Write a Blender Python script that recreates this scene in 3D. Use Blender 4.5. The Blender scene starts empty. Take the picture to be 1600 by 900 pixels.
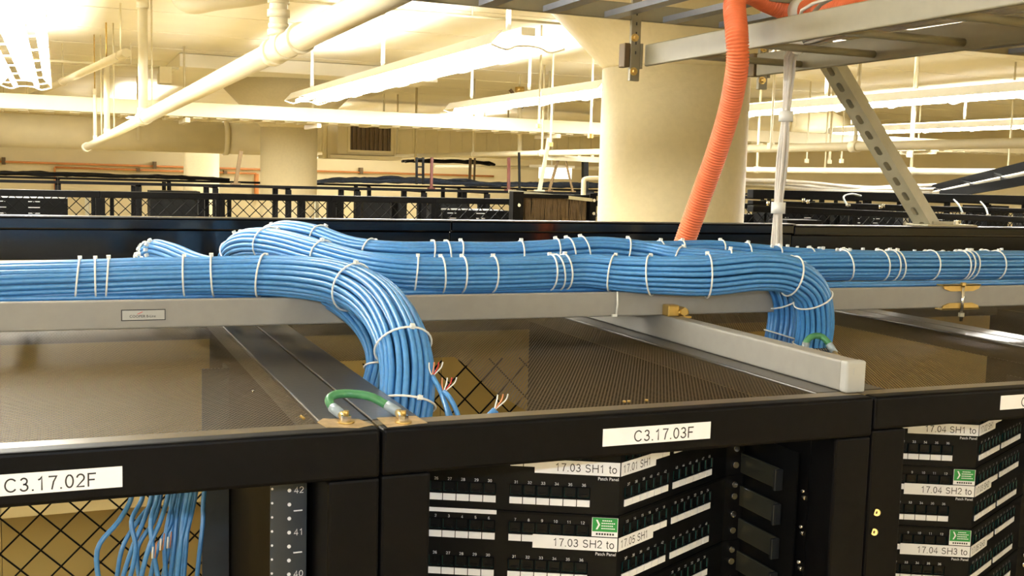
import bpy, math, random
from mathutils import Vector, Matrix
from math import sin, cos, pi, sqrt, radians

random.seed(7)
S = bpy.context.scene
COL = S.collection
EYE = 2.36          # eye height over the floor; the scene is laid out relative to the eye and lifted at the end

# ------------------------------------------------------------------ camera, light, exposure
cam_data = bpy.data.cameras.new('camera')
cam = bpy.data.objects.new('camera', cam_data)
COL.objects.link(cam)
S.camera = cam
cam_data.sensor_width = 36.0
cam_data.lens = 38.55
cam_data.clip_start = 0.02
_r = Vector((0.9243, -0.3808, 0.0276)); _u = Vector((0.0134, 0.1046, 0.9944)); _b = Vector((-0.3815, -0.9187, 0.1017))
cam.matrix_world = Matrix(((_r.x, _u.x, _b.x, 0), (_r.y, _u.y, _b.y, 0), (_r.z, _u.z, _b.z, EYE), (0, 0, 0, 1)))

S.view_settings.view_transform = 'Standard'
S.view_settings.look = 'None'
S.view_settings.gamma = 1
S.view_settings.use_curve_mapping = False
S.view_settings.exposure = 0.0

world = bpy.data.worlds.new('world')
S.world = world
world.use_nodes = True
world.node_tree.nodes['Background'].inputs[0].default_value = (1.0, 0.9, 0.7, 1)
world.node_tree.nodes['Background'].inputs[1].default_value = 0.05

TUBE_POWER = 96.0       # emission of the fluorescent tubes
TUBE_COLOR = (1.0, 0.97, 0.90)
FLASH_POWER = 24.0      # the camera's own flash, just above the lens
fl = bpy.data.lights.new('camera_flash', 'POINT')
fl.energy = FLASH_POWER; fl.color = (0.76, 0.86, 1.0); fl.shadow_soft_size = 0.012
flo = bpy.data.objects.new('camera_flash', fl)
flo.location = (0.03, -0.01, EYE + 0.085)
COL.objects.link(flo)

# ------------------------------------------------------------------ helpers
def lin(c):
    return tuple(((v / 255) / 12.92 if v / 255 <= 0.04045 else ((v / 255 + 0.055) / 1.055) ** 2.4) for v in c)

def mat(name, rgb, rough=0.5, metal=0.0, vary=0.06, scale=30.0, bump=0.0, spec=0.5):
    m = bpy.data.materials.new(name); m.use_nodes = True
    nt = m.node_tree; p = nt.nodes['Principled BSDF']
    c = lin(rgb)
    p.inputs['Roughness'].default_value = rough
    p.inputs['Metallic'].default_value = metal
    p.inputs['Specular IOR Level'].default_value = spec
    tc = nt.nodes.new('ShaderNodeTexCoord'); n = nt.nodes.new('ShaderNodeTexNoise')
    n.inputs['Scale'].default_value = scale; n.inputs['Detail'].default_value = 4
    nt.links.new(tc.outputs['Object'], n.inputs['Vector'])
    r = nt.nodes.new('ShaderNodeValToRGB')
    r.color_ramp.elements[0].position = 0.3; r.color_ramp.elements[1].position = 0.7
    r.color_ramp.elements[0].color = tuple(v * (1 - vary) for v in c) + (1,)
    r.color_ramp.elements[1].color = tuple(min(1, v * (1 + vary)) for v in c) + (1,)
    nt.links.new(n.outputs['Fac'], r.inputs['Fac']); nt.links.new(r.outputs['Color'], p.inputs['Base Color'])
    if bump:
        b = nt.nodes.new('ShaderNodeBump'); b.inputs['Strength'].default_value = bump; b.inputs['Distance'].default_value = 0.004
        nt.links.new(n.outputs['Fac'], b.inputs['Height']); nt.links.new(b.outputs['Normal'], p.inputs['Normal'])
    return m

def emis(name, col, strength):
    m = bpy.data.materials.new(name); m.use_nodes = True
    p = m.node_tree.nodes['Principled BSDF']
    p.inputs['Base Color'].default_value = (0.9, 0.9, 0.88, 1)
    p.inputs['Emission Color'].default_value = col + (1,)
    p.inputs['Emission Strength'].default_value = strength
    return m

def perforated(name, rgb, pitch=0.0046, hole=0.285):
    """painted sheet steel punched with staggered round holes"""
    m = mat(name, rgb, 0.62, 0.0, 0.1, 60, spec=0.25)
    nt = m.node_tree; p = nt.nodes['Principled BSDF']; out = nt.nodes['Material Output']
    tc = nt.nodes.new('ShaderNodeTexCoord'); sx = nt.nodes.new('ShaderNodeSeparateXYZ')
    nt.links.new(tc.outputs['Object'], sx.inputs[0])
    def M(op, a, b=None):
        n = nt.nodes.new('ShaderNodeMath'); n.operation = op
        for i, v in enumerate((a, b)):
            if v is None: continue
            if isinstance(v, (int, float)): n.inputs[i].default_value = v
            else: nt.links.new(v, n.inputs[i])
        return n.outputs[0]
    def cell(off):
        u = M('SUBTRACT', M('FRACT', M('ADD', M('DIVIDE', sx.outputs[0], pitch), 50 + off)), 0.5)
        v = M('MULTIPLY', M('SUBTRACT', M('FRACT', M('ADD', M('DIVIDE', sx.outputs[1], pitch * sqrt(3)), 50 + off)), 0.5), sqrt(3))
        return M('ADD', M('MULTIPLY', u, u), M('MULTIPLY', v, v))
    d = M('MINIMUM', cell(0.0), cell(0.5))
    k = M('LESS_THAN', d, hole * hole)
    tr = nt.nodes.new('ShaderNodeBsdfTransparent'); mx = nt.nodes.new('ShaderNodeMixShader')
    nt.links.new(k, mx.inputs[0]); nt.links.new(p.outputs[0], mx.inputs[1]); nt.links.new(tr.outputs[0], mx.inputs[2])
    nt.links.new(mx.outputs[0], out.inputs['Surface'])
    return m

M_ = dict(
    cream=mat('cream_paint', (214, 201, 160), 0.6, 0, 0.03, 3, 0.05),
    ceil=mat('ceiling_paint', (246, 241, 224), 0.75, 0, 0.03, 2),
    colp=mat('column_paint', (208, 195, 156), 0.6, 0, 0.03, 40, 0.25),
    pipe=mat('pipe_paint', (216, 206, 174), 0.4, 0, 0.03, 10),
    tan=mat('tan_partition', (160, 137, 78), 0.55, 0, 0.08, 3),
    tanl=mat('tan_trim', (226, 206, 150), 0.5, 0, 0.05, 5),
    floor=mat('floor_tile', (190, 168, 110), 0.35, 0, 0.06, 4),
    black=mat('black_powder_coat', (6, 6, 7), 0.5, 0, 0.25, 90, 0.03, spec=0.10),
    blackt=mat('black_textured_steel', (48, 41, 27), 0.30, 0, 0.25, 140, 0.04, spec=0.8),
    lip=mat('front_lip_sheen', (92, 77, 45), 0.30, 0, 0.12, 140, 0.03, spec=0.8),  # black steel lip; lighter tan base colour paints in the ceiling's sheen
    gloss=mat('black_gloss_paint', (10, 10, 11), 0.12, 0, 0.3, 14, 0.02),
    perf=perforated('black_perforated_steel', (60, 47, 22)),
    dark=mat('black_plastic', (8, 9, 10), 0.45, 0, 0.2, 60, spec=0.15),
    port=mat('dark_green_socket', (16, 74, 70), 0.35, 0, 0.2, 200),
    grey=mat('grey_powder_coat', (147, 144, 136), 0.42, 0, 0.04, 60, 0.02),
    greyl=mat('light_grey_cap', (176, 176, 170), 0.4, 0, 0.03, 40),
    greyd=mat('grey_tray_paint', (132, 124, 98), 0.45, 0, 0.05, 40),
    zinc=mat('galvanised_steel', (172, 166, 140), 0.42, 0.1, 0.08, 25),
    gold=mat('yellow_zinc', (200, 170, 100), 0.36, 0.85, 0.12, 60),
    chrome=mat('bright_nickel', (225, 225, 225), 0.18, 1.0, 0.05, 60),
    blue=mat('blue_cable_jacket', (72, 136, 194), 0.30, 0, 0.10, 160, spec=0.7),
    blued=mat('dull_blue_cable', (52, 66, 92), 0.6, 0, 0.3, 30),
    white=mat('white_nylon', (236, 236, 228), 0.45, 0, 0.03, 40),
    wcab=mat('white_cable_jacket', (214, 208, 196), 0.45, 0, 0.06, 60),
    label=mat('label_paper', (236, 236, 238), 0.6, 0, 0.02, 60),
    ink=mat('black_ink', (34, 32, 32), 0.6, 0, 0.1, 60),
    print=mat('white_print', (230, 232, 236), 0.5, 0, 0.02, 60),
    green=mat('green_ground_wire', (66, 128, 84), 0.38, 0, 0.08, 80),
    clear=mat('grey_heat_shrink', (150, 164, 172), 0.3, 0, 0.05, 80),
    bare=mat('scraped_bare_steel', (176, 150, 108), 0.45, 0.3, 0.3, 90, 0.1),
    orange=mat('orange_conduit', (228, 116, 70), 0.45, 0, 0.04, 50),
    orangep=mat('orange_pipe', (204, 134, 76), 0.5, 0, 0.05, 20),
    sticker=mat('green_sticker', (30, 140, 62), 0.45, 0, 0.04, 50),
    red=mat('red_print', (196, 60, 50), 0.5, 0, 0.05, 50),
    duct=mat('duct_paint', (228, 217, 182), 0.6, 0, 0.04, 6),
    grille=mat('brown_grille', (96, 76, 44), 0.6, 0, 0.1, 30),
    refl=mat('white_enamel', (240, 238, 228), 0.4, 0, 0.02, 30),
    copper=mat('copper_wire', (214, 140, 96), 0.35, 0.3, 0.1, 90),
    darkred=mat('dark_red_steel', (70, 28, 20), 0.5, 0, 0.1, 30),
    tube=emis('fluorescent_tube', TUBE_COLOR, TUBE_POWER),
)

class MB:
    def __init__(s): s.v = []; s.f = []; s.mi = []; s.k = 0
    def mat(s, k): s.k = k; return s
    def add(s, vs, fs):
        n = len(s.v); s.v += [tuple(v) for v in vs]
        for f in fs: s.f.append(tuple(i + n for i in f)); s.mi.append(s.k)
        return s
    def box(s, x0, x1, y0, y1, z0, z1):
        return s.obox(((x0 + x1) / 2, (y0 + y1) / 2, (z0 + z1) / 2), (1, 0, 0), (0, 1, 0), (0, 0, 1), abs(x1 - x0) / 2, abs(y1 - y0) / 2, abs(z1 - z0) / 2)
    def obox(s, c, a, b, d, ha, hb, hd):
        c, a, b, d = Vector(c), Vector(a).normalized() * ha, Vector(b).normalized() * hb, Vector(d).normalized() * hd
        vs = [c + a * i + b * j + d * k for k in (-1, 1) for j in (-1, 1) for i in (-1, 1)]
        return s.add(vs, [(0, 2, 3, 1), (4, 5, 7, 6), (0, 1, 5, 4), (2, 6, 7, 3), (0, 4, 6, 2), (1, 3, 7, 5)])
    def prism(s, poly, z0, z1):
        n = len(poly)
        vs = [(x, y, z0) for x, y in poly] + [(x, y, z1) for x, y in poly]
        return s.add(vs, [tuple(range(n - 1, -1, -1)), tuple(range(n, 2 * n))] + [(i, (i + 1) % n, n + (i + 1) % n, n + i) for i in range(n)])
    def bar(s, p, q, w, h, up=(0, 0, 1)):
        p, q = Vector(p), Vector(q); d = q - p; L = d.length; d.normalize()
        side = d.cross(Vector(up))
        if side.length < 1e-4: side = d.cross(Vector((1, 0, 0)))
        side.normalize(); u = side.cross(d)
        return s.obox((p + q) / 2, d, side, u, L / 2, w / 2, h / 2)
    def sweep(s, pts, rad, n=8, cap=True, frames=None, flat=1.0, closed=False):
        pts = [Vector(p) for p in pts]; m = len(pts)
        if not isinstance(rad, (list, tuple)): rad = [rad] * m
        fr = frames or frame(pts)
        vs = []; fs = []
        for i in range(m):
            N, B = fr[i]
            for j in range(n):
                a = 2 * pi * j / n
                vs.append(pts[i] + N * (cos(a) * rad[i] * flat) + B * (sin(a) * rad[i]))
        for i in range(m - 1 + (1 if closed else 0)):
            i2 = (i + 1) % m
            for j in range(n):
                k = (j + 1) % n
                fs.append((i * n + j, i * n + k, i2 * n + k, i2 * n + j))
        if cap and not closed:
            fs.append(tuple(range(n - 1, -1, -1))); fs.append(tuple((m - 1) * n + j for j in range(n)))
        return s.add(vs, fs)
    def cyl(s, p, q, r, n=12, r2=None):
        return s.sweep([p, q], [r, r if r2 is None else r2], n)
    def build(s, name, mats, parent=None, smooth=False, kind=None, label=None, bevel=0.0, seg=2):
        me = bpy.data.meshes.new(name)
        me.from_pydata(s.v, [], s.f)
        if not isinstance(mats, (list, tuple)): mats = [mats]
        for m in mats: me.materials.append(M_[m] if isinstance(m, str) else m)
        for p, k in zip(me.polygons, s.mi):
            p.material_index = min(k, len(mats) - 1); p.use_smooth = smooth and len(p.vertices) == 4
        me.update()
        o = bpy.data.objects.new(name, me); COL.objects.link(o)
        if parent: o.parent = parent
        if kind: o['kind'] = kind
        if label: o['label'] = label
        if bevel:
            b = o.modifiers.new('bevel', 'BEVEL'); b.width = bevel; b.segments = seg; b.limit_method = 'ANGLE'
        return o

def frame(pts):
    m = len(pts); T = []
    for i in range(m):
        d = pts[min(i + 1, m - 1)] - pts[max(i - 1, 0)]
        T.append(d.normalized() if d.length > 1e-9 else Vector((0, 0, 1)))
    up = Vector((0, 0, 1)) if abs(T[0].z) < 0.9 else Vector((0, -1, 0))
    N = (up - T[0] * up.dot(T[0])).normalized(); out = []
    for i in range(m):
        N = (N - T[i] * N.dot(T[i])).normalized()
        out.append((N, T[i].cross(N)))
    return out

def spline(pts, per=6):
    """Catmull-Rom through pts (any tuple length)"""
    out = []; n = len(pts)
    for i in range(n - 1):
        p0, p1, p2, p3 = pts[max(i - 1, 0)], pts[i], pts[i + 1], pts[min(i + 2, n - 1)]
        for k in range(per):
            t = k / per
            out.append(tuple(0.5 * (2 * b + (c - a) * t + (2 * a - 5 * b + 4 * c - d) * t * t + (-a + 3 * b - 3 * c + d) * t ** 3) for a, b, c, d in zip(p0, p1, p2, p3)))
    out.append(tuple(pts[-1]))
    return out

FIXED = set()       # empties that already stand at their own base
def T(name, label, cat, group=None, loc=None):
    o = bpy.data.objects.new(name, None); COL.objects.link(o)
    o.empty_display_size = 0.05
    o['label'] = label; o['category'] = cat
    if group: o['group'] = group
    if loc is not None: o.location = loc; FIXED.add(o.name)
    return o
def tag(o, label, cat, group=None):
    o['label'] = label; o['category'] = cat
    if group: o['group'] = group
    return o
def struct(o): o['kind'] = 'structure'; return o
def put(me, name, parent, m):
    """another part that shares mesh data"""
    o = bpy.data.objects.new(name, me); COL.objects.link(o); o.parent = parent; o.matrix_local = m
    return o


def _arc(cx, cy, rx, ry, a0, a1, n=14):
    return [(cx + rx * cos(radians(a0 + (a1 - a0) * k / n)), cy + ry * sin(radians(a0 + (a1 - a0) * k / n))) for k in range(n + 1)]
GLYPH = {   # plain sans letters as strokes: (advance, polylines) for a cap height of 1
    '0': (.77, [_arc(.385, .5, .255, .445, 90, 450, 26)]), '1': (.77, [[(.17, .76), (.31, .81), (.42, .97), (.42, 0)]]),
    '2': (.77, [_arc(.385, .69, .25, .255, 175, -35) + [(.13, .06), (.66, .06)]]),
    '3': (.77, [_arc(.37, .725, .215, .22, 160, -90) + _arc(.37, .28, .255, .23, 90, -165)]),
    '4': (.77, [[(.50, 0), (.50, .95), (.08, .29), (.70, .29)]]),
    '5': (.77, [[(.62, .94), (.22, .94), (.155, .49)] + _arc(.37, .32, .26, .265, 135, -155)]),
    '6': (.77, [_arc(.39, .315, .25, .265, 180, -180, 22), _arc(.44, .5, .30, .445, 60, 190)]),
    '7': (.77, [[(.11, .94), (.66, .94), (.45, .55), (.33, 0)]]),
    '8': (.77, [_arc(.385, .735, .21, .21, 90, 450, 20), _arc(.385, .28, .255, .235, 90, 450, 20)]),
    '9': (.77, [_arc(.38, .685, .25, .265, 0, 360, 22), _arc(.33, .5, .30, .445, -120, 10)]),
    'C': (1.0, [_arc(.5, .5, .39, .45, 38, 322, 24)]), 'F': (.85, [[(.16, 0), (.16, .94), (.70, .94)], [(.16, .5), (.61, .5)]]),
    'S': (.93, [_arc(.46, .725, .27, .22, 18, 262) + _arc(.46, .275, .30, .23, 84, -162)]),
    'H': (1.0, [[(.15, 0), (.15, 1)], [(.85, 0), (.85, 1)], [(.15, .52), (.85, .52)]]),
    't': (.40, [[(.20, .93), (.20, .16), (.25, .06), (.37, .05)], [(.05, .68), (.37, .68)]]),
    'o': (.77, [_arc(.385, .35, .26, .31, 0, 360, 22)]), '.': (.39, [[(.13, .06), (.26, .06)]]), ' ': (.42, []),
}
def stroke_text(body, cap, align, weight=0.058):
    w = sum(GLYPH[c][0] for c in body)
    x = {'LEFT': 0, 'CENTER': -w / 2, 'RIGHT': -w}[align]
    m = MB()
    for c in body:
        adv, lines = GLYPH[c]
        for ln in lines:
            P = [Vector((x + px, py - 0.5)) for px, py in ln]; n = len(P); L_, R_ = [], []
            for i in range(n):
                d0 = (P[i] - P[i - 1]).normalized() if i else None
                d1 = (P[i + 1] - P[i]).normalized() if i < n - 1 else None
                d = ((d0 or d1) + (d1 or d0)); d = d.normalized() if d.length > 1e-6 else (d0 or d1)
                k = 1.0 / max(0.5, abs(d.dot(d1 or d0)))
                nn = Vector((-d.y, d.x)) * weight * min(k, 1.6)
                L_.append(P[i] + nn); R_.append(P[i] - nn)
            vs = [(p.x * cap, p.y * cap, 0) for p in L_ + R_]
            m.add(vs, [(n + i, n + i + 1, i + 1, i) for i in range(n - 1)])
        x += adv
    o = m.build('lettering', []); me = o.data; bpy.data.objects.remove(o); return me

_txt = {}
def text_data(body, size, align='LEFT', depth=0.00015):
    k = (body, size, align)
    if k not in _txt and all(c in GLYPH for c in body):
        _txt[k] = stroke_text(body, size * 0.70, align)
    if k not in _txt:
        cu = bpy.data.curves.new('lettering', 'FONT'); cu.body = body; cu.size = size; cu.align_x = align; cu.align_y = 'CENTER'; cu.extrude = depth; cu.resolution_u = 2
        o = bpy.data.objects.new('tmp_text', cu); COL.objects.link(o)
        dg = bpy.context.evaluated_depsgraph_get()
        me = bpy.data.meshes.new_from_object(o.evaluated_get(dg))
        bpy.data.objects.remove(o); bpy.data.curves.remove(cu)
        _txt[k] = me
    return _txt[k]
def text(body, size, material, parent, origin, right=(1, 0, 0), up=(0, 0, 1), align='LEFT', name='lettering', squeeze=1.0):
    me = text_data(body, size, align)
    if material not in [m.name for m in me.materials if m]:
        me = me.copy(); me.materials.clear(); me.materials.append(M_[material])
    r, u = Vector(right).normalized(), Vector(up).normalized(); n = r.cross(u)
    m = Matrix(((r.x * squeeze, u.x, n.x, origin[0]), (r.y * squeeze, u.y, n.y, origin[1]), (r.z * squeeze, u.z, n.z, origin[2]), (0, 0, 0, 1)))
    me = me.copy(); me.transform(m)
    o = bpy.data.objects.new(name, me); COL.objects.link(o); o.parent = parent
    return o

# ------------------------------------------------------------------ the room
X0, X1, Y0, Y1, ZF, ZC = -9.0, 13.0, -5.0, 22.0, -EYE, 1.06
struct(MB().box(X0, X1, Y0, Y1, ZF - 0.1, ZF).build('floor', 'floor'))
struct(MB().box(X0, X1, Y0, Y1, ZC, ZC + 0.12).build('ceiling', 'ceil'))
struct(MB().box(X0 - 0.1, X0, Y0, Y1, ZF, ZC).build('wall_left', 'cream'))
struct(MB().box(X1, X1 + 0.1, Y0, Y1, ZF, ZC).build('wall_right', 'cream'))
struct(MB().box(X0 - 0.1, X1 + 0.1, Y1, Y1 + 0.1, ZF, ZC).build('wall_back', 'cream'))
struct(MB().box(X0 - 0.1, X1 + 0.1, Y0 - 0.1, Y0, ZF, ZC).build('wall_front', 'cream'))
# thin seams of the ceiling formwork
m = MB()
for k in range(10):
    m.box(X0, X1, 3.2 + k * 1.22, 3.212 + k * 1.22, ZC - 0.004, ZC + 0.01)
struct(m.build('trim_1', 'ceil'))

def column(cx, cy, label):
    t = T('column', label, 'column')
    m = MB().sweep([(cx, cy, ZF), (cx, cy, 0.45)], [0.305, 0.305], 64); m.build('shaft', 'colp', t, True)
    MB().sweep([(cx, cy, 0.45), (cx, cy, 0.462), (cx, cy, 0.93)], [0.305, 0.310, 0.775], 64).build('capital', 'colp', t, True)
    MB().box(cx - 1.27, cx + 1.27, cy - 1.27, cy + 1.27, 0.93, ZC - 0.004).build('drop_panel', 'ceil', t, bevel=0.006)
column(2.38, 4.02, 'thick round cream column behind the orange conduit')
column(2.34, 12.1, 'round cream column behind the black wire mesh, left of centre')
column(2.36, 20.2, 'smallest far round column by the orange wall pipe')

# ------------------------------------------------------------------ fluorescent fixtures hung in rows
def fixture(x, ya, yb, label, z=0.60, group=None):
    t = T('light_fixture', label, 'light', group)
    MB().box(x - 0.036, x + 0.036, ya, yb, z + 0.045, z + 0.085).build('housing', 'refl', t, bevel=0.004)
    for s in (-1, 1):
        m = MB()
        a, b = (x + s * 0.125, z + 0.065), (x + s * 0.185, z - 0.002)
        th = 0.004
        m.add([(a[0], ya, a[1]), (b[0], ya, b[1]), (b[0] + s * th, ya, b[1]), (a[0] + s * th, ya, a[1]),
               (a[0], yb, a[1]), (b[0], yb, b[1]), (b[0] + s * th, yb, b[1]), (a[0] + s * th, yb, a[1])],
              [(0, 1, 2, 3), (7, 6, 5, 4), (0, 4, 5, 1), (1, 5, 6, 2), (2, 6, 7, 3), (3, 7, 4, 0)])
        m.build('reflector', 'refl', t)
    n = max(1, round((yb - ya) / 1.3)); L = (yb - ya) / n
    for s in (-1, 1):
        for k in range(n):
            MB().cyl((x + s * 0.078, ya + k * L + 0.03, z), (x + s * 0.078, ya + (k + 1) * L - 0.03, z), 0.017, 8).build('tube', 'tube', t, True)
    for k in range(n * 2 + 1):
        y = ya + k * L / 2
        pts = [(x - 0.185, y, z - 0.004), (x - 0.11, y, z - 0.024), (x - 0.05, y, z - 0.004), (x + 0.05, y, z - 0.004), (x + 0.11, y, z - 0.024), (x + 0.185, y, z - 0.004)]
        MB().sweep(spline(pts, 3), 0.006, 5).build('cross_baffle', 'refl', t, True)
    for y in (ya + 0.25, (ya + yb) / 2, yb - 0.25):
        MB().cyl((x, y, z + 0.1), (x, y, ZC), 0.013, 8).build('stem', 'refl', t, True)
fixture(2.02, 4.75, 9.7, 'long white fluorescent fixture hanging left of the thick column')
fixture(-0.22, 1.6, 9.6, 'bright fluorescent fixture in the upper left corner of the ceiling')
fixture(3.55, 6.7, 9.9, 'fluorescent fixture half hidden behind the left side of the thick column')
fixture(5.6, 4.7, 9.6, 'large fluorescent fixture right of the thick column, behind the slotted strut')
fixture(8.9, 7.0, 11.1, 'fluorescent fixture at the right edge under the nearer bright fixture', z=0.63)
fixture(6.7, 17.3, 20.8, 'far fluorescent fixture low at the right over the horizontal pipes')
fixture(3.9, 17.3, 20.8, 'small far fluorescent fixture beyond the roof support posts')
fixture(1.1, 15.2, 19.6, 'far fluorescent fixture low over the round duct on the left', z=0.72)
# fixtures behind and beside the photographer
PLACES = iter('over the start of the aisle at left|over the start of the aisle, middle one|over the start of the aisle at right|far left, nearer of two|far left, second|far right beside the camera|added at the left to light the far duct'.split('|'))
for x, a, b in ((-0.22, -4.2, -2.4), (2.02, -4.2, -2.4), (5.6, -4.2, -1.2), (-3.6, -3.5, 1.8), (-3.6, 3.5, 8.5), (9.0, -2.5, 3.0), (-1.5, 6.2, 12.6)):  # last one is added out of view to brighten the duct and middle column
    fixture(x, a, b, 'fluorescent fixture outside the frame, ' + next(PLACES), group='fixtures outside the frame')

# ------------------------------------------------------------------ overhead services
# drain pipe falling away to the left
t = T('drain_pipe', 'thick white drain pipe slanting down across the upper left', 'pipe')
A, B, C_, D_ = (0.80, 2.2, 0.461), (0.69, 3.84, 0.400), (0.48, 7.0, 0.283), (0.245, 10.5, 0.150)
MB().cyl(A, B, 0.0405, 24).build('pipe_length', 'pipe', t, True)
MB().cyl(B, C_, 0.038, 24).build('pipe_length', 'pipe', t, True)
MB().cyl(C_, D_, 0.031, 24).build('pipe_length', 'pipe', t, True)
def along(p, q, f): return tuple(a + (b - a) * f for a, b in zip(p, q))
for f, l, r in ((0.80, 0.03, 0.049), (1.0, 0.05, 0.048), (0.93, 0.12, 0.0455)):
    p = Vector(along(A, B, f)); d = (Vector(B) - Vector(A)).normalized()
    MB().cyl(p - d * l / 2, p + d * l / 2, r, 24).build('collar', 'pipe', t, True)
for f in (0.99,):
    p = Vector(along(B, C_, f)); d = (Vector(C_) - Vector(B)).normalized()
    MB().cyl(p - d * 0.10, p + d * 0.10, 0.044, 24).build('collar', 'pipe', t, True)
MB().cyl(along(B, C_, 0.985), D_, 0.001, 4)
d = (Vector(D_) - Vector(C_)).normalized()
MB().cyl(Vector(D_) - d * 0.03, Vector(D_) + d * 0.06, 0.043, 16).build('end_cap', 'pipe', t, True)
# near riser with hub
rx, ry, rz = along(A, B, 0.965)
MB().cyl((rx, ry, rz), (rx, ry, 0.75), 0.031, 20).build('riser', 'pipe', t, True)
for z0, z1, r in ((rz + 0.045, rz + 0.065, 0.037), (rz + 0.068, rz + 0.085, 0.034), (rz + 0.105, rz + 0.13, 0.038), (rz + 0.15, rz + 0.165, 0.037)):
    MB().cyl((rx, ry, z0), (rx, ry, z1), r, 20).build('riser_hub', 'pipe', t, True)
for f, base, r, top, rod in ((0.0, C_, 0.028, 0.98, 0.020), (0.55, None, 0.021, 0.80, 0.006), (0.80, None, 0.014, 0.62, 0.005)):
    x, y, z = along(C_, D_, f)
    MB().cyl((x, y, z), (x, y, top), r, 16).build('riser', 'pipe', t, True)
    MB().cyl((x, y, z + 0.02), (x, y, z + 0.06), r * 1.2, 16).build('riser_hub', 'pipe', t, True)
    MB().cyl((x, y, top - 0.05), (x, y, top), r * 1.25, 16).build('riser_hub', 'pipe', t, True)
    MB().cyl((x, y, top), (x, y, ZC), rod, 8).build('hanger_rod', 'gold', t, True)
    MB().cyl((x + 0.05, y, z), (x + 0.05, y, ZC), 0.006, 6).build('hanger_rod', 'pipe', t, True)

t = T('elbow_pipe', 'short thick pipe with rounded elbow at the top left edge', 'pipe')
MB().sweep(spline([(0.873, 4.300, 0.703), (0.711, 4.350, 0.657), (0.574, 4.400, 0.633), (0.495, 4.450, 0.619), (0.452, 4.500, 0.641), (0.438, 4.500, 0.693), (0.436, 4.500, 0.785)], 5), 0.034, 20).build('pipe_length', 'pipe', t, True)
MB().sweep([(0.436, 4.500, 0.785), (0.72, 4.5, ZC)], 0.034, 12).build('pipe_length', 'pipe', t, True)

t = T('ceiling_pipe', 'slim white pipe running to the far left below the bright fixture', 'pipe')
MB().cyl((0.42, 7.6, 0.72), (-0.80, 18, 0.74), 0.030, 14).build('pipe_length', 'pipe', t, True)
for f in (0.02, 0.3, 0.6, 0.9):
    p = along((0.42, 7.6, 0.72), (-0.80, 18, 0.74), f)
    MB().cyl(p, (p[0], p[1], ZC), 0.007, 6).build('hanger_rod', 'pipe', t)
    MB().cyl((p[0], p[1] - 0.02, p[2]), (p[0], p[1] + 0.02, p[2]), 0.037, 12).build('clevis', 'pipe', t, True)

t = T('ceiling_conduit', 'thin conduit line crossing the ceiling near the tall riser', 'conduit')
MB().cyl((-0.9, 6.0, 0.90), (3.0, 6.0, 0.90), 0.008, 8).build('conduit_length', 'pipe', t, True)
for x in (0.1, 1.2, 2.2):
    MB().cyl((x, 6.0, 0.90), (x, 6.0, ZC), 0.005, 6).build('hanger_rod', 'pipe', t)
t = T('ceiling_conduit', 'thin conduit line under the ceiling left of the box beam', 'conduit')
MB().cyl((-1.2, 10.2, 0.86), (1.0, 10.2, 0.86), 0.012, 8).build('conduit_length', 'pipe', t, True)
MB().box(0.83, 0.93, 10.1, 10.25, 0.72, 0.86).build('junction_box', 'pipe', t)
for x in (-0.8, 0.6):
    MB().cyl((x, 10.2, 0.86), (x, 10.2, ZC), 0.005, 6).build('hanger_rod', 'pipe', t)

# white painted overhead ladder crossing the whole view
t = T('overhead_ladder', 'cream painted cable ladder crossing the room below the ceiling', 'cable ladder')
for y in (10.0, 10.5):
    MB().box(-8, 11.5, y - 0.02, y + 0.02, 0.435, 0.56).build('rail', 'pipe', t, bevel=0.006)
for k in range(98):
    MB().box(-7.9 + k * 0.2, -7.82 + k * 0.2, 10.02, 10.48, 0.425, 0.452).build('rung', 'pipe', t) if k == 0 else None
rung = [o for o in t.children if o.name.startswith('rung')][0]
for k in range(1, 97):
    o = rung.copy(); COL.objects.link(o); o.parent = t; o.location = (k * 0.2, 0, 0)
for x in (-3.2, -1.0, 1.05, 2.2, 4.6, 7.0, 9.4):
    MB().cyl((x, 10.25, 0.4), (x, 10.25, ZC), 0.010, 8).build('hanger_rod', 'pipe', t, True)
    MB().box(x - 0.02, x + 0.02, 9.97, 10.53, 0.385, 0.425).build('hanger_channel', 'pipe', t)
# a second one further right and lower
t = T('overhead_ladder', 'cream cable ladder crossing behind the thick column, further than the long one', 'cable ladder')
for y in (12.6, 13.0):
    MB().box(3.2, 12.5, y - 0.02, y + 0.02, 0.60, 0.70).build('rail', 'pipe', t)
for x in (3.6, 5.2, 6.8, 8.4, 10.0, 11.6):
    MB().cyl((x, 12.8, 0.6), (x, 12.8, ZC), 0.012, 8).build('hanger_rod', 'pipe', t, True)
    MB().box(x - 0.02, x + 0.02, 12.58, 13.02, 0.57, 0.60).build('rung', 'pipe', t)

# big round duct at the far side, in flanged lengths
t = T('round_duct', 'large round cream air duct running across the far left', 'duct')
for a, b, r in ((-8.5, -0.72, 0.205), (-0.72, 1.95, 0.195), (1.95, 3.0, 0.195)):
    MB().cyl((a, 14.2, 0.37), (b, 14.2, 0.37), r, 40).build('duct_length', 'duct', t, True)
for x in (-4.5, -0.72, 1.95):
    MB().cyl((x - 0.03, 14.2, 0.37), (x + 0.03, 14.2, 0.37), 0.212, 40).build('flange', 'duct', t, True)
for x in (-3.0, -0.9, 0.9, 2.8):
    MB().box(x - 0.015, x + 0.015, 13.985, 14.005, 0.3, ZC).build('strap', 'duct', t)
t = T('round_duct', 'round cream air duct at right behind the white cable drop', 'duct')
MB().sweep([(5.8, 11.5, 0.75), (9.1, 11.5, 0.75), (9.35, 11.5, 0.75)], [0.17, 0.17, 0.10], 40).build('duct_length', 'duct', t, True)
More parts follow.
